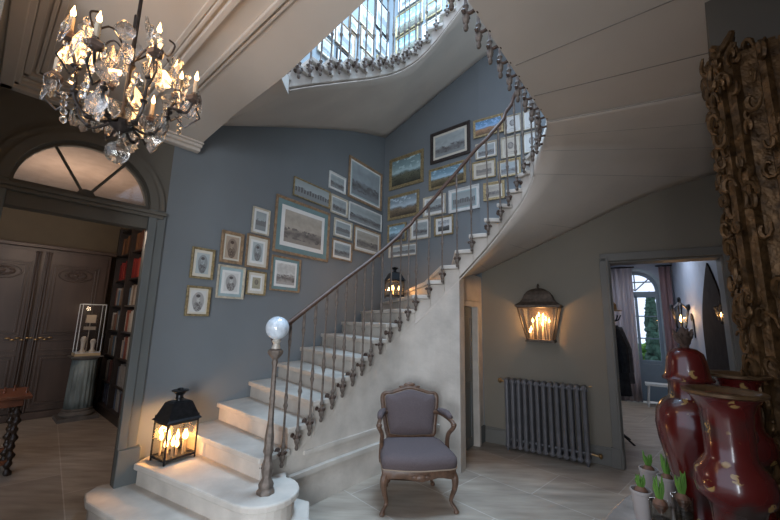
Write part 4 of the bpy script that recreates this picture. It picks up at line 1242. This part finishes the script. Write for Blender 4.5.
mb = MB(); mb.box((0, -.23, .12), (.6, .03, .04)); mb.box((0, .23, .12), (.6, .03, .04)); mb.build('stretcher', TW, tb)
for k in range(9):
    x, y = -.25 + .075 * k, .12 * math.sin(k * 2.1)
    mb = MB(); mb.lathe([(.014, 0), (.014, .006), (.006, .02), (.009, .03), (.005, .04), (.009, .048), (.002, .056)], n=8)
    o = mb.build('chess_piece', TW, smooth=True); q = tb.matrix_basis @ Vector((x, y, .7205)); o.location = q
    tag(o, 'small red turned game piece standing on the library table', 'game piece', 'game pieces on the library table')

# ------------------------------------------------------------------ right-hand room
RW = mat('blue_grey_paint', (.30, .34, .42), .7, var=.05)
ROOM_P = Vector((5.73, 7.24, 0)); wd = azv(122); wn_ = Vector((wd.y, -wd.x, 0))
WL = ROOM_P - wd * 3.2
# far wall with arched window opening
MF = frame(WL, 122)
cxw, wz, wr = 2.56, 2.25, .40      # window centre along the wall, spring height, radius
mb = MB()
mb.box(((cxw - wr) / 2, .12, 1.7), (cxw - wr, .24, 3.4), M=MF)
mb.box(((cxw + wr + 3.4) / 2, .12, 1.7), (3.4 - cxw - wr, .24, 3.4), M=MF)
arc = arch_pts(cxw, wz, wr, 20)
vert_prism(mb, [(cxw + wr, wz)] + arc[1:11] + [(cxw, 3.4), (cxw + wr, 3.4)], 0, .24, MF)
vert_prism(mb, [(cxw, 3.4)] + arc[10:-1] + [(cxw - wr, wz), (cxw - wr, 3.4)], 0, .24, MF)
struct(mb, 'wall_far', RW)
mdir = 30.3
pR = Vector((3.72, 3.80, 0))
wall_seg(ROOM_P + azv(mdir) * .3, pR - azv(mdir) * .3, 0, 3.4, .2, name='wall_ogee', m_=RW)
mb = MB(); mb.prism([Vector((1.45, 5.2)), Vector((3.7, 3.85)), Vector((6.4, 7.0)), Vector((3.0, 9.2))], 3.0, 3.1); struct(mb, 'ceiling_far', mat('far_ceiling', (.3, .3, .3)))
mb = MB(); p0 = Vector((2.3, 4.6, 0)); p1 = WL + wd * 1.0
wall_seg(p0, p1, 0, 3.1, .1, name='wall_far_left', m_=RW)
fd = thing('window_2', None, None); tag(fd, kind='structure')
WF = mat('window_blue_paint', (.14, .19, .24), .5, var=.05)
mb = MB()
for x in (cxw - wr + .03, cxw + wr - .03): mb.box((x, .06, wz / 2), (.06, .06, wz), M=MF)
for z, h in ((.40, .72), (.80, .07), (2.17, .12)): mb.box((cxw, .06, z), (2 * wr, .05, h), M=MF)
mb.box((cxw, .06, 1.27), (2 * wr, .025, .025), M=MF); mb.box((cxw, .06, 1.72), (2 * wr, .025, .025), M=MF); mb.box((cxw, .06, 1.45), (.05, .05, 1.4), M=MF); mb.box((cxw, .06, 2.43), (.6, .025, .025), M=MF)
for a in (45, 90, 135): mb.tube([(cxw, .06, wz), (cxw + wr * math.cos(R(a)), .06, wz + wr * math.sin(R(a)))], .012, 6, M=MF)
o_ = arch_pts(cxw, wz, wr, 20); i_ = arch_pts(cxw, wz, wr - .06, 20)
for k in range(20): vert_prism(mb, [o_[k], o_[k + 1], i_[k + 1], i_[k]], .03, .09, MF)
mb.build('window_frame', WF, fd)
mb = MB(); vert_prism(mb, [(cxw - wr + .04, .8), (cxw + wr - .04, .8)] + arch_pts(cxw, wz, wr - .04, 16), .058, .062, MF); mb.build('pane', CLEAR, fd)
mb = MB()
o_ = arch_pts(cxw, wz, wr + .07, 20); i_ = arch_pts(cxw, wz, wr, 20)
for k in range(20): vert_prism(mb, [o_[k], o_[k + 1], i_[k + 1], i_[k]], -.03, 0, MF)
for x in (cxw - wr - .035, cxw + wr + .035): mb.box((x, -.015, wz / 2), (.07, .03, wz), M=MF)
struct(mb, 'trim_11', mat('trim_pale_blue', (.26, .33, .38), .5))
# curtains
def curtain(x0, x1, label, mname, col):
    mb = MB(); rows = []
    n = int((x1 - x0) * 90)
    for z in (.02, .5, 1.2, 2.0, 2.72):
        row = []
        for j in range(n + 1):
            t = j / n; row.append(Vector((x0 + (x1 - x0) * t, -.10 + .035 * math.sin(t * (x1 - x0) * 62) * (1.1 - .15 * z / 2.7), z)))
        rows.append(row)
    mb.grid(rows, M=MF)
    root = thing('curtain', label, 'curtain', tuple(MF @ Vector(((x0 + x1) / 2, -.1, 0))))
    under(mb.build('curtain_panel', mat(mname, col, .8, var=.2, scale=10, stretch=(1, 1, .1)), smooth='all', solid=.006), root)
    mb = MB(); mb.tube([(x0 - .05, -.10, 2.74), (x1 + .05, -.10, 2.74)], .014, 8, M=MF); under(mb.build('curtain_rod', BLACKM, smooth=True), root)
curtain(2.06, 2.52, 'pale striped curtain hanging left of the arched window', 'curtain_pale', (.36, .33, .36))
curtain(2.98, 3.16, 'darker mauve curtain hanging right of the arched window', 'curtain_dark', (.20, .13, .14))
# ogee panel on right wall
MO = frame(pR, mdir)
og = []
for t in range(13):
    f = t / 12
    og.append((.72 * (1 - f) ** 1.0 * (1.0 if f < .02 else (1 - .25 * math.sin(f * PI))) , 1.55 + .82 * f + .10 * math.sin(f * 2 * PI) * .5))
right_ = [(.60 + p[0] * .75 * 1, p[1]) for p in og]
left_ = [(.60 - p[0] * .55, p[1]) for p in og]
ogp = thing('ogee_panel', 'dark pointed ogee-arched panel on the blue grey wall of the next room', 'wall panel', tuple(MO @ Vector((.6, .01, 0))))
mb = MB()
c0 = 1.15
def ogee(s, ex):
    top = 2.38 + ex; pts = []
    for k in range(15):
        f = k / 14; w = .62 * s * (math.cos(f * PI / 2) ** .8) * (1 - .35 * f * f) ; z = 1.35 + (top - 1.35) * (f ** .85)
        pts.append((w, z))
    return pts
og = ogee(1, 0)
poly = [(c0 + w, z) for w, z in og] + [(c0 - w, z) for w, z in og[::-1][1:]] + [(c0 - .62, .3), (c0 + .62, .3)]
vert_prism(mb, poly, 0.0, .02, MO)
under(mb.build('panel', mat('ogee_brown', (.035, .028, .026), .95, var=.2, spec=.05)), ogp)

def sconce(label, p, rz, power, s=1.0, out=-.16):
    root = thing('wall_sconce', label, 'sconce', tuple(p), rz)
    mb = MB(); mb.box((0, -.01, .0), (.08 * s, .02, .22 * s)); mb.tube([(0, -.01, -.06 * s), (0, out * .6, -.10 * s), (0, out, -.02 * s), (0, out, .0)], .008, 6); mb.ball((0, -.02, .13 * s), (.03 * s, .02, .05 * s))
    mb.build('backplate', BLACKM, root, smooth=True)
    mb = MB()
    for k in range(6):
        a = 2 * PI * k / 6; mb.tube([(.045 * s * math.cos(a), out + .045 * s * math.sin(a), 0), (.09 * s * math.cos(a), out + .09 * s * math.sin(a), .22 * s), (.0, out, .32 * s)], .006 * s, 5)
        mb.ball((.095 * s * math.cos(a), out + .095 * s * math.sin(a), .25 * s), (.014 * s, .014 * s, .04 * s), 6, 5)
    mb.ball((0, out, -.03 * s), (.03 * s, .03 * s, .05 * s)); mb.ball((0, out, .34 * s), (.02 * s, .02 * s, .04 * s))
    mb.build('cage', BLACKM, root, smooth=True)
    mb = MB(); mb.lathe([(.04 * s, .0), (.085 * s, .215 * s)], (0, out, 0), 6); mb.build('glass_pane', PANE, root)
    candle(root, (0, out, 0), .07 * s, .012 * s, s=1.8 * s, fl=FLAME)
    l = point('sconce_light', (0, out, .14 * s), power); l.parent = root
rzO = math.atan2(azv(mdir).y, azv(mdir).x)
# this wall faces left: local -y must point to the room's interior (left of direction) -> rotate by pi
qA = MO @ Vector((2.45, .0, 1.50)); qB = MO @ Vector((.42, .0, 1.60))
sconce('black lantern sconce glowing between the curtain and the ogee panel', qA, rzO + PI, 8, 1.35)
sconce('narrow black lantern sconce glowing at the right side of the ogee panel', qB, rzO + PI, 2, .6, -.09)
# small white bench
bn = thing('small_bench', 'small pale wooden bench standing by the panelled window door', 'bench', tuple(MF @ Vector((2.78, -.35, 0))), math.atan2(wd.y, wd.x))
mb = MB(); mb.box((0, 0, .42), (.42, .26, .04)); mb.build('seat', FWHITE, bn)
for sx in (-1, 1):
    for sy in (-1, 1): mb = MB(); mb.tube([(sx * .15, sy * .09, .40), (sx * .19, sy * .11, 0)], .014, 6); mb.build('leg', FWHITE, bn)
# coat stand with coats and hat
ct = thing('coat_stand', 'dark coat stand just inside the doorway on the left', 'coat stand', (3.12, 5.12, 0))
mb = MB(); mb.tube([(0, 0, .03), (0, 0, 1.72)], .018, 8); mb.build('pole', BLACKM, ct, smooth=True)
for k in range(4): a = k * PI / 2 + .4; mb = MB(); mb.tube([(0, 0, .12), (.2 * math.cos(a), .2 * math.sin(a), .0)], .014, 6); mb.build('foot', BLACKM, ct, smooth=True)
for k in range(4): a = k * PI / 2 + .4; mb = MB(); mb.tube([(0, 0, 1.55), (.12 * math.cos(a), .12 * math.sin(a), 1.60), (.15 * math.cos(a), .15 * math.sin(a), 1.66)], .009, 6); mb.build('hook', BLACKM, ct, smooth=True)
def coat(dx, dy, z1, z0, col, nm, label):
    mb = MB(); rows = []
    for k in range(9):
        f = k / 8; z = z1 + (z0 - z1) * f; r_ = .05 + .11 * f ** .6
        rows.append([Vector((r_ * math.cos(a) * (1 + .12 * math.sin(5 * a)), r_ * .8 * math.sin(a) * (1 + .12 * math.sin(5 * a + f)), z)) for a in [2 * PI * j / 30 for j in range(30)]])
    mb.grid(rows, closed=True)
    root = thing('coat', label, 'coat', (3.12 + dx, 5.12 + dy, 0)); mb.build('coat_body', mat(nm, col, .9, var=.3, scale=20), root, smooth='all', solid=.01)
    for sy in (-1, 1):
        mb = MB(); mb.tube([(0, sy * .07, z1 - .08), (.02, sy * .15, z1 - .3), (.03, sy * .15, z1 - .6)], [.04, .05, .045], 8); mb.build('sleeve', mat(nm, col), root, smooth=True)
coat(-.05, -.13, 1.52, .62, (.03, .035, .045), 'coat_navy', 'dark navy coat hanging on the front of the coat stand')
coat(.12, .05, 1.50, .75, (.10, .11, .13), 'coat_grey', 'grey coat hanging on the right of the coat stand')
ht = thing('hat', 'tan hat resting on top of the coat stand', 'hat', (3.12, 5.12, 1.725))
mb = MB(); mb.lathe([(.14, -.008), (.15, 0), (.10, .01), (.085, .02), (.08, .09), (.05, .12), (.01, .115)], n=20); mb.build('hat_body', mat('tan_felt', (.28, .17, .07), .9), ht, smooth=True)
# garden outside
mb = MB(); q = WL + wd * 3 + Vector((wd.y, -wd.x, 0)) * -4; mb.box((q.x, q.y + 4, -.02), (26, 14, .04))
struct(mb, 'floor_garden', mat('grass', (.16, .30, .06), .9, var=.4, scale=6))
def conifer(x, off, h, r_, label, name='conifer_tree'):
    q = MF @ Vector((x, off, 0)); root = thing(name, label, 'tree', tuple(q))
    mb = MB(); mb.tube([(0, 0, 0), (0, 0, h * .8)], [.07, .03], 6); mb.build('trunk', CARVE, root)
    rr = random.Random(int(x * 10)); mb = MB()
    for k in range(420):
        z = h * (.08 + .9 * rr.random()); R0 = r_ * (1 - z / h) ** .6 * rr.uniform(.5, 1.0); a = rr.uniform(0, 2 * PI)
        mb.ball((R0 * math.cos(a), R0 * math.sin(a), z), (rr.uniform(.05, .12), rr.uniform(.05, .12), rr.uniform(.06, .16)), 5, 4)
    mb.build('foliage', mat('conifer_green', (.04, .09, .06), .9, var=.5, scale=5), root)
conifer(2.99, 2.6, 2.35, .20, 'slim dark conifer seen through the arched window')
def bush(x, off, label):
    q = MF @ Vector((x, off, 0)); root = thing('garden_shrub', label, 'shrub', tuple(q)); rr = random.Random(int(x * 7)); mb = MB()
    for k in range(160): a = rr.uniform(0, 2 * PI); z = rr.uniform(0, 1.0); R0 = .9 * math.sqrt(max(0, 1 - (z - .1) ** 2)) * rr.random(); mb.ball((R0 * math.cos(a), R0 * math.sin(a), z), rr.uniform(.06, .14), 5, 4)
    mb.build('leaves', mat('shrub_green', (.14, .30, .06), .9, var=.5, scale=6), root)
bush(2.9, 3.4, 'bright green shrub low behind the panes of the arched window')

# ------------------------------------------------------------------ mirror
mr = thing('gilded_mirror', 'tall narrow mirror with deeply carved gilded frame standing above the side table', 'mirror', tuple(W(2.08, .17, .86)), math.atan2(MD.y, MD.x))
# local x: along MD, local y: left of it (towards the hall), z up; height 1.85
HM = 1.86
rr = random.Random(11)
def carved(x0, x1, z0, z1, name, n):
    mb = MB()
    vertical = (z1 - z0) > (x1 - x0)
    if vertical:
        xc = (x0 + x1) / 2; w = x1 - x0
        mb.box((xc, 0, (z0 + z1) / 2), (w * .8, .16, z1 - z0))
        for yy, r_ in ((.10, .020), (.06, .026), (-.03, .02), (-.085, .014)):
            mb.tube([(xc - w * .3 if yy > 0 else xc - w * .5, yy, z0), (xc - w * .3 if yy > 0 else xc - w * .5, yy, z1)], r_, 6)
    else:
        mb.box(((x0 + x1) / 2, 0, (z0 + z1) / 2), (x1 - x0, .16, (z1 - z0) * .8))
    for k in range(n):
        x = rr.uniform(x0 - .045, x1 + .015); z = rr.uniform(z0, z1); y = rr.uniform(-.10, .13) if x < x0 else rr.uniform(.05, .14)
        sgn = rr.choice((-1, 1)); s_ = rr.uniform(.45, 1.0)
        a0 = rr.uniform(0, 6); pts = []; dx, dy = rr.uniform(.2, .6), rr.uniform(.2, .6)
        for t in range(9):
            an = a0 + sgn * t * .6; rad = .052 * s_ * (1 - t / 11)
            pts.append((x + rad * math.cos(an) * dx, y + rad * math.cos(an) * dy, z + 1.2 * rad * math.sin(an)))
        mb.tube(pts, [.003 + .010 * s_ * math.sin(PI * (t + .5) / 9) for t in range(9)], 6)
    return mb
carved(.10, .20, 0, HM, 'frame_stile', 260).build('frame_stile', GILT, mr, smooth=True)
carved(-.20, -.10, 0, HM - .10, 'frame_stile', 260).build('frame_stile', GILT, mr, smooth=True)
carved(-.10, .10, HM - .14, HM - .02, 'frame_rail', 60).build('frame_rail', GILT, mr, smooth=True)
carved(-.10, .10, .0, .12, 'frame_rail', 50).build('frame_rail', GILT, mr, smooth=True)
mb = MB()
for k in range(26):
    a = rr.uniform(0, PI); r_ = rr.uniform(.03, .13); x, z = .05 + r_ * math.cos(a) * 1.2, HM - .02 + r_ * math.sin(a) * .8
    pts = [(x + .04 * (1 - t / 9) * math.cos(a + t * .7), .04 + .012 * t, z + .04 * (1 - t / 9) * math.sin(a + t * .7)) for t in range(7)]
    mb.tube(pts, [.008 + .012 * math.sin(PI * (t + .5) / 7) for t in range(7)], 6)
mb.ball((.05, .05, HM + .02), (.05, .04, .06))
mb.build('carved_crest', GILT, mr, smooth=True)
gmm, nt_, b_ = nmat('mirror_glass'); b_.inputs['Metallic'].default_value = 1; b_.inputs['Roughness'].default_value = .04; b_.inputs['Base Color'].default_value = (.6, .58, .55, 1)
mb = MB(); mb.box((0, .0, HM / 2), (.22, .02, HM - .2)); mb.build('mirror_glass', gmm, mr)

# ------------------------------------------------------------------ marble table, vases, pots
MARB = mat('dark_veined_marble', (.19, .16, .14), .35, var=.5, scale=9)
TZ = .85
tbl = thing('marble_side_table', 'round-ended marble topped table in the lower right foreground', 'table', tuple(W(1.40, .0, 0)), math.atan2(MD.y, MD.x))
def oval(a, b, n=40, e=2.6):
    out = []
    for k in range(n):
        t = 2 * PI * k / n; c, s_ = math.cos(t), math.sin(t)
        out.append(Vector((a * abs(c) ** (2 / e) * (1 if c >= 0 else -1), b * abs(s_) ** (2 / e) * (1 if s_ >= 0 else -1))))
    return out
TA, TB = .86, .39
mb = MB(); mb.prism(oval(TA, TB), TZ - .03, TZ); mb.build('table_top', MARB, tbl, bevel=.008)
mb = MB(); mb.tube([Vector((p.x, p.y, TZ - .034)) for p in oval(TA - .004, TB - .004)], .009, 6, closed=True); mb.build('brass_edge', BRASS, tbl, smooth=True)
mb = MB(); mb.prism(oval(TA - .06, TB - .05), TZ - .14, TZ - .04); mb.build('apron', CARVE, tbl)
for sx in (-1, 1):
    for sy in (-1, 1): mb = MB(); mb.tube([(sx * (TA - .22), sy * (TB - .09), TZ - .1), (sx * (TA - .24), sy * (TB - .10), 0)], [.03, .016], 8); mb.build('leg', CARVE, tbl, smooth=True)
def lacquer():
    m, nt, b = nmat('red_lacquer'); N = nt.nodes.new; L = nt.links.new
    tc = N('ShaderNodeTexCoord')
    v = N('ShaderNodeTexVoronoi'); v.inputs['Scale'].default_value = 17; L(tc.outputs['Object'], v.inputs['Vector'])
    cr = N('ShaderNodeValToRGB'); cr.color_ramp.interpolation = 'LINEAR'
    cr.color_ramp.elements[0].position = .20; cr.color_ramp.elements[0].color = (1, 1, 1, 1); cr.color_ramp.elements[1].position = .26; cr.color_ramp.elements[1].color = (0, 0, 0, 1)
    L(v.outputs['Distance'], cr.inputs[0])
    n3 = N('ShaderNodeTexNoise'); n3.inputs['Scale'].default_value = 45; n3.inputs['Detail'].default_value = 2; L(tc.outputs['Object'], n3.inputs['Vector'])
    g3 = N('ShaderNodeMath'); g3.operation = 'GREATER_THAN'; g3.inputs[1].default_value = .52; L(n3.outputs[0], g3.inputs[0])
    mu = N('ShaderNodeMath'); mu.operation = 'MULTIPLY'; L(cr.outputs[0], mu.inputs[0]); L(g3.outputs[0], mu.inputs[1])
    n = N('ShaderNodeTexNoise'); n.inputs['Scale'].default_value = 7; L(tc.outputs['Object'], n.inputs['Vector'])
    c2 = N('ShaderNodeValToRGB'); c2.color_ramp.elements[0].position = .36; c2.color_ramp.elements[0].color = (.035, .022, .018, 1); c2.color_ramp.elements[1].position = .46; c2.color_ramp.elements[1].color = (.075, .006, .005, 1)
    L(n.outputs[0], c2.inputs[0])
    mx = N('ShaderNodeMix'); mx.data_type = 'RGBA'; L(mu.outputs[0], mx.inputs[0]); L(c2.outputs[0], mx.inputs[6]); mx.inputs[7].default_value = (.30, .18, .06, 1)
    L(mx.outputs[2], b.inputs['Base Color']); b.inputs['Roughness'].default_value = .22; b.inputs['Coat Weight'].default_value = .5; b.inputs['Coat Roughness'].default_value = .08
    return m
LAC = lacquer(); RIM = mat('dark_gilt_rim', (.10, .055, .025), .35, .3, var=.4, scale=30)
def vase_beaker(p, s, label):
    root = thing('red_beaker_vase', label, 'vase', p)
    prof = [(.07, 0), (.074, .01), (.062, .04), (.056, .10), (.058, .19), (.066, .215), (.086, .235), (.092, .265), (.086, .30), (.066, .325), (.058, .34), (.058, .38), (.059, .43), (.062, .465), (.072, .49), (.088, .508)]
    mb = MB(); mb.lathe([(r_ * s, z * s) for r_, z in prof], n=36); body = mb.build('vase_body', LAC, root, smooth=True)
    mb = MB(); mb.lathe([(.084 * s, .506 * s), (.098 * s, .512 * s), (.099 * s, .520 * s), (.092 * s, .523 * s), (.075 * s, .519 * s), (.05 * s, .49 * s)], n=36); tag(mb.build('rim', RIM, root, smooth=True), 'dark gilt flared rim')
    mb = MB(); mb.ball((.052 * s, -.02 * s, .40 * s), (.012, .012, .022)); mb.build('side_knob', LAC, root, smooth=True)
vF = W(1.42, -.03); vB = W(1.86, .0)
vase_beaker((vF.x - .0, vF.y, TZ + .001), .95, 'red lacquer vase with flared rim and swollen waist in front on the marble table')
vase_beaker((vB.x + .0, vB.y, TZ + .001), .97, 'similar red flared vase standing half hidden behind the front vase')
vJ = W(1.75, -.128)
jar = thing('lidded_jar', 'red lacquer lidded jar with gold flowers and dark finial left of the flared vase', 'jar', (vJ.x, vJ.y, TZ + .001))
jar.scale = (.97, .97, 1.07)
mb = MB(); mb.lathe([(.072, 0), (.076, .012), (.066, .04), (.068, .09), (.088, .17), (.108, .25), (.114, .30), (.108, .345), (.088, .375), (.066, .39), (.062, .43), (.066, .445)], n=36); mb.build('jar_body', LAC, jar, smooth=True)
mb = MB(); mb.lathe([(.066, .445), (.078, .447), (.080, .453), (.070, .462), (.066, .48), (.062, .51), (.055, .535), (.036, .55), (.014, .555)], n=32)
lid = mb.build('lid', LAC, jar, smooth=True)
mb = MB(); mb.lathe([(.012, .553), (.016, .56), (.012, .565), (.022, .575), (.028, .59), (.020, .605), (.012, .615), (.004, .625)], n=12)
rj = random.Random(2)
for k in range(14): a = rj.uniform(0, 6.28); z = rj.uniform(.565, .60); mb.tube([(0, 0, z - .01), (.024 * math.cos(a), .024 * math.sin(a), z + .006), (.032 * math.cos(a), .032 * math.sin(a), z + .02)], [.008, .007, .003], 5)
mb.build('finial', DIRON, lid, smooth=True)

POTW = mat('pale_pot_glaze', (.34, .30, .28), .5, var=.06)
SHOOT = mat('hyacinth_shoot', (.10, .22, .035), .5, var=.35, scale=30, stretch=(1, 1, .2))
BULBM = mat('brown_bulb', (.16, .08, .05), .6, var=.4, scale=30)
def pot(px, label, r_=.032, h=.10, glass=False, sh=.055):
    root = thing('glass_flower_pot' if glass else 'flower_pot', label, 'flower pot', (px[0], px[1], TZ + .001))
    if glass:
        mb = MB(); mb.lathe([(r_ * .8, 0), (r_, h), (r_ * .93, h), (r_ * .75, .006)], n=20); mb.build('glass_body', glassm('pot_glass', (.85, .83, .8), mix=.75), root, smooth=True)
        mb = MB(); mb.lathe([(r_ * .7, .006), (r_ * .78, h * .5), (.01, h * .55)], n=14); mb.build('soil', mat('dark_soil', (.04, .03, .02), .9), root, smooth=True)
    else:
        mb = MB(); mb.lathe([(r_ * .72, 0), (r_ * .98, h - .012), (r_ * 1.06, h - .01), (r_ * 1.06, h), (r_ * .95, h), (r_ * .9, h - .02)], n=24); mb.build('pot_body', POTW, root, smooth=True)
    hb = h - .012
    mb = MB(); mb.lathe([(.008, hb - .02), (.022, hb), (.02, hb + .012), (.008, hb + .025)], n=12); b_ = mb.build('bulb', BULBM, root, smooth=True)
    mb = MB(); rp = random.Random(int(px[0] * 1000))
    for k in range(10):
        a = 2 * PI * k / 10; q = rp.uniform(.6, 1.15)
        mb.tube([(.004 * math.cos(a), .004 * math.sin(a), hb + .012), (.012 * math.cos(a), .012 * math.sin(a), hb + .02 + sh * .4), (.013 * math.cos(a), .013 * math.sin(a), hb + .02 + sh * .8 * q), (.014 * math.cos(a + .2), .014 * math.sin(a + .2), hb + .02 + sh * q)], [.003, .0040, .0032, .0008], 5)
    mb.build('green_shoots', SHOOT, b_, smooth=True)
pot((1.07, 1.58), 'pale flower pot with green shoots, farthest back beside the lidded jar')
pot((.905, 1.385), 'pale empty-looking flower pot with low shoots, in front of the farthest pot', sh=.04)
pot((1.085, 1.50), 'pale flower pot with green shoots tucked against the lidded jar', sh=.065)
pot((.905, 1.295), 'clear glass flower pot with dark soil, left of two glass ones at the bottom edge', glass=True, sh=.07)
pot((1.01, 1.335), 'clear glass flower pot with dark soil, right of two glass ones at the bottom edge', glass=True, sh=.07)
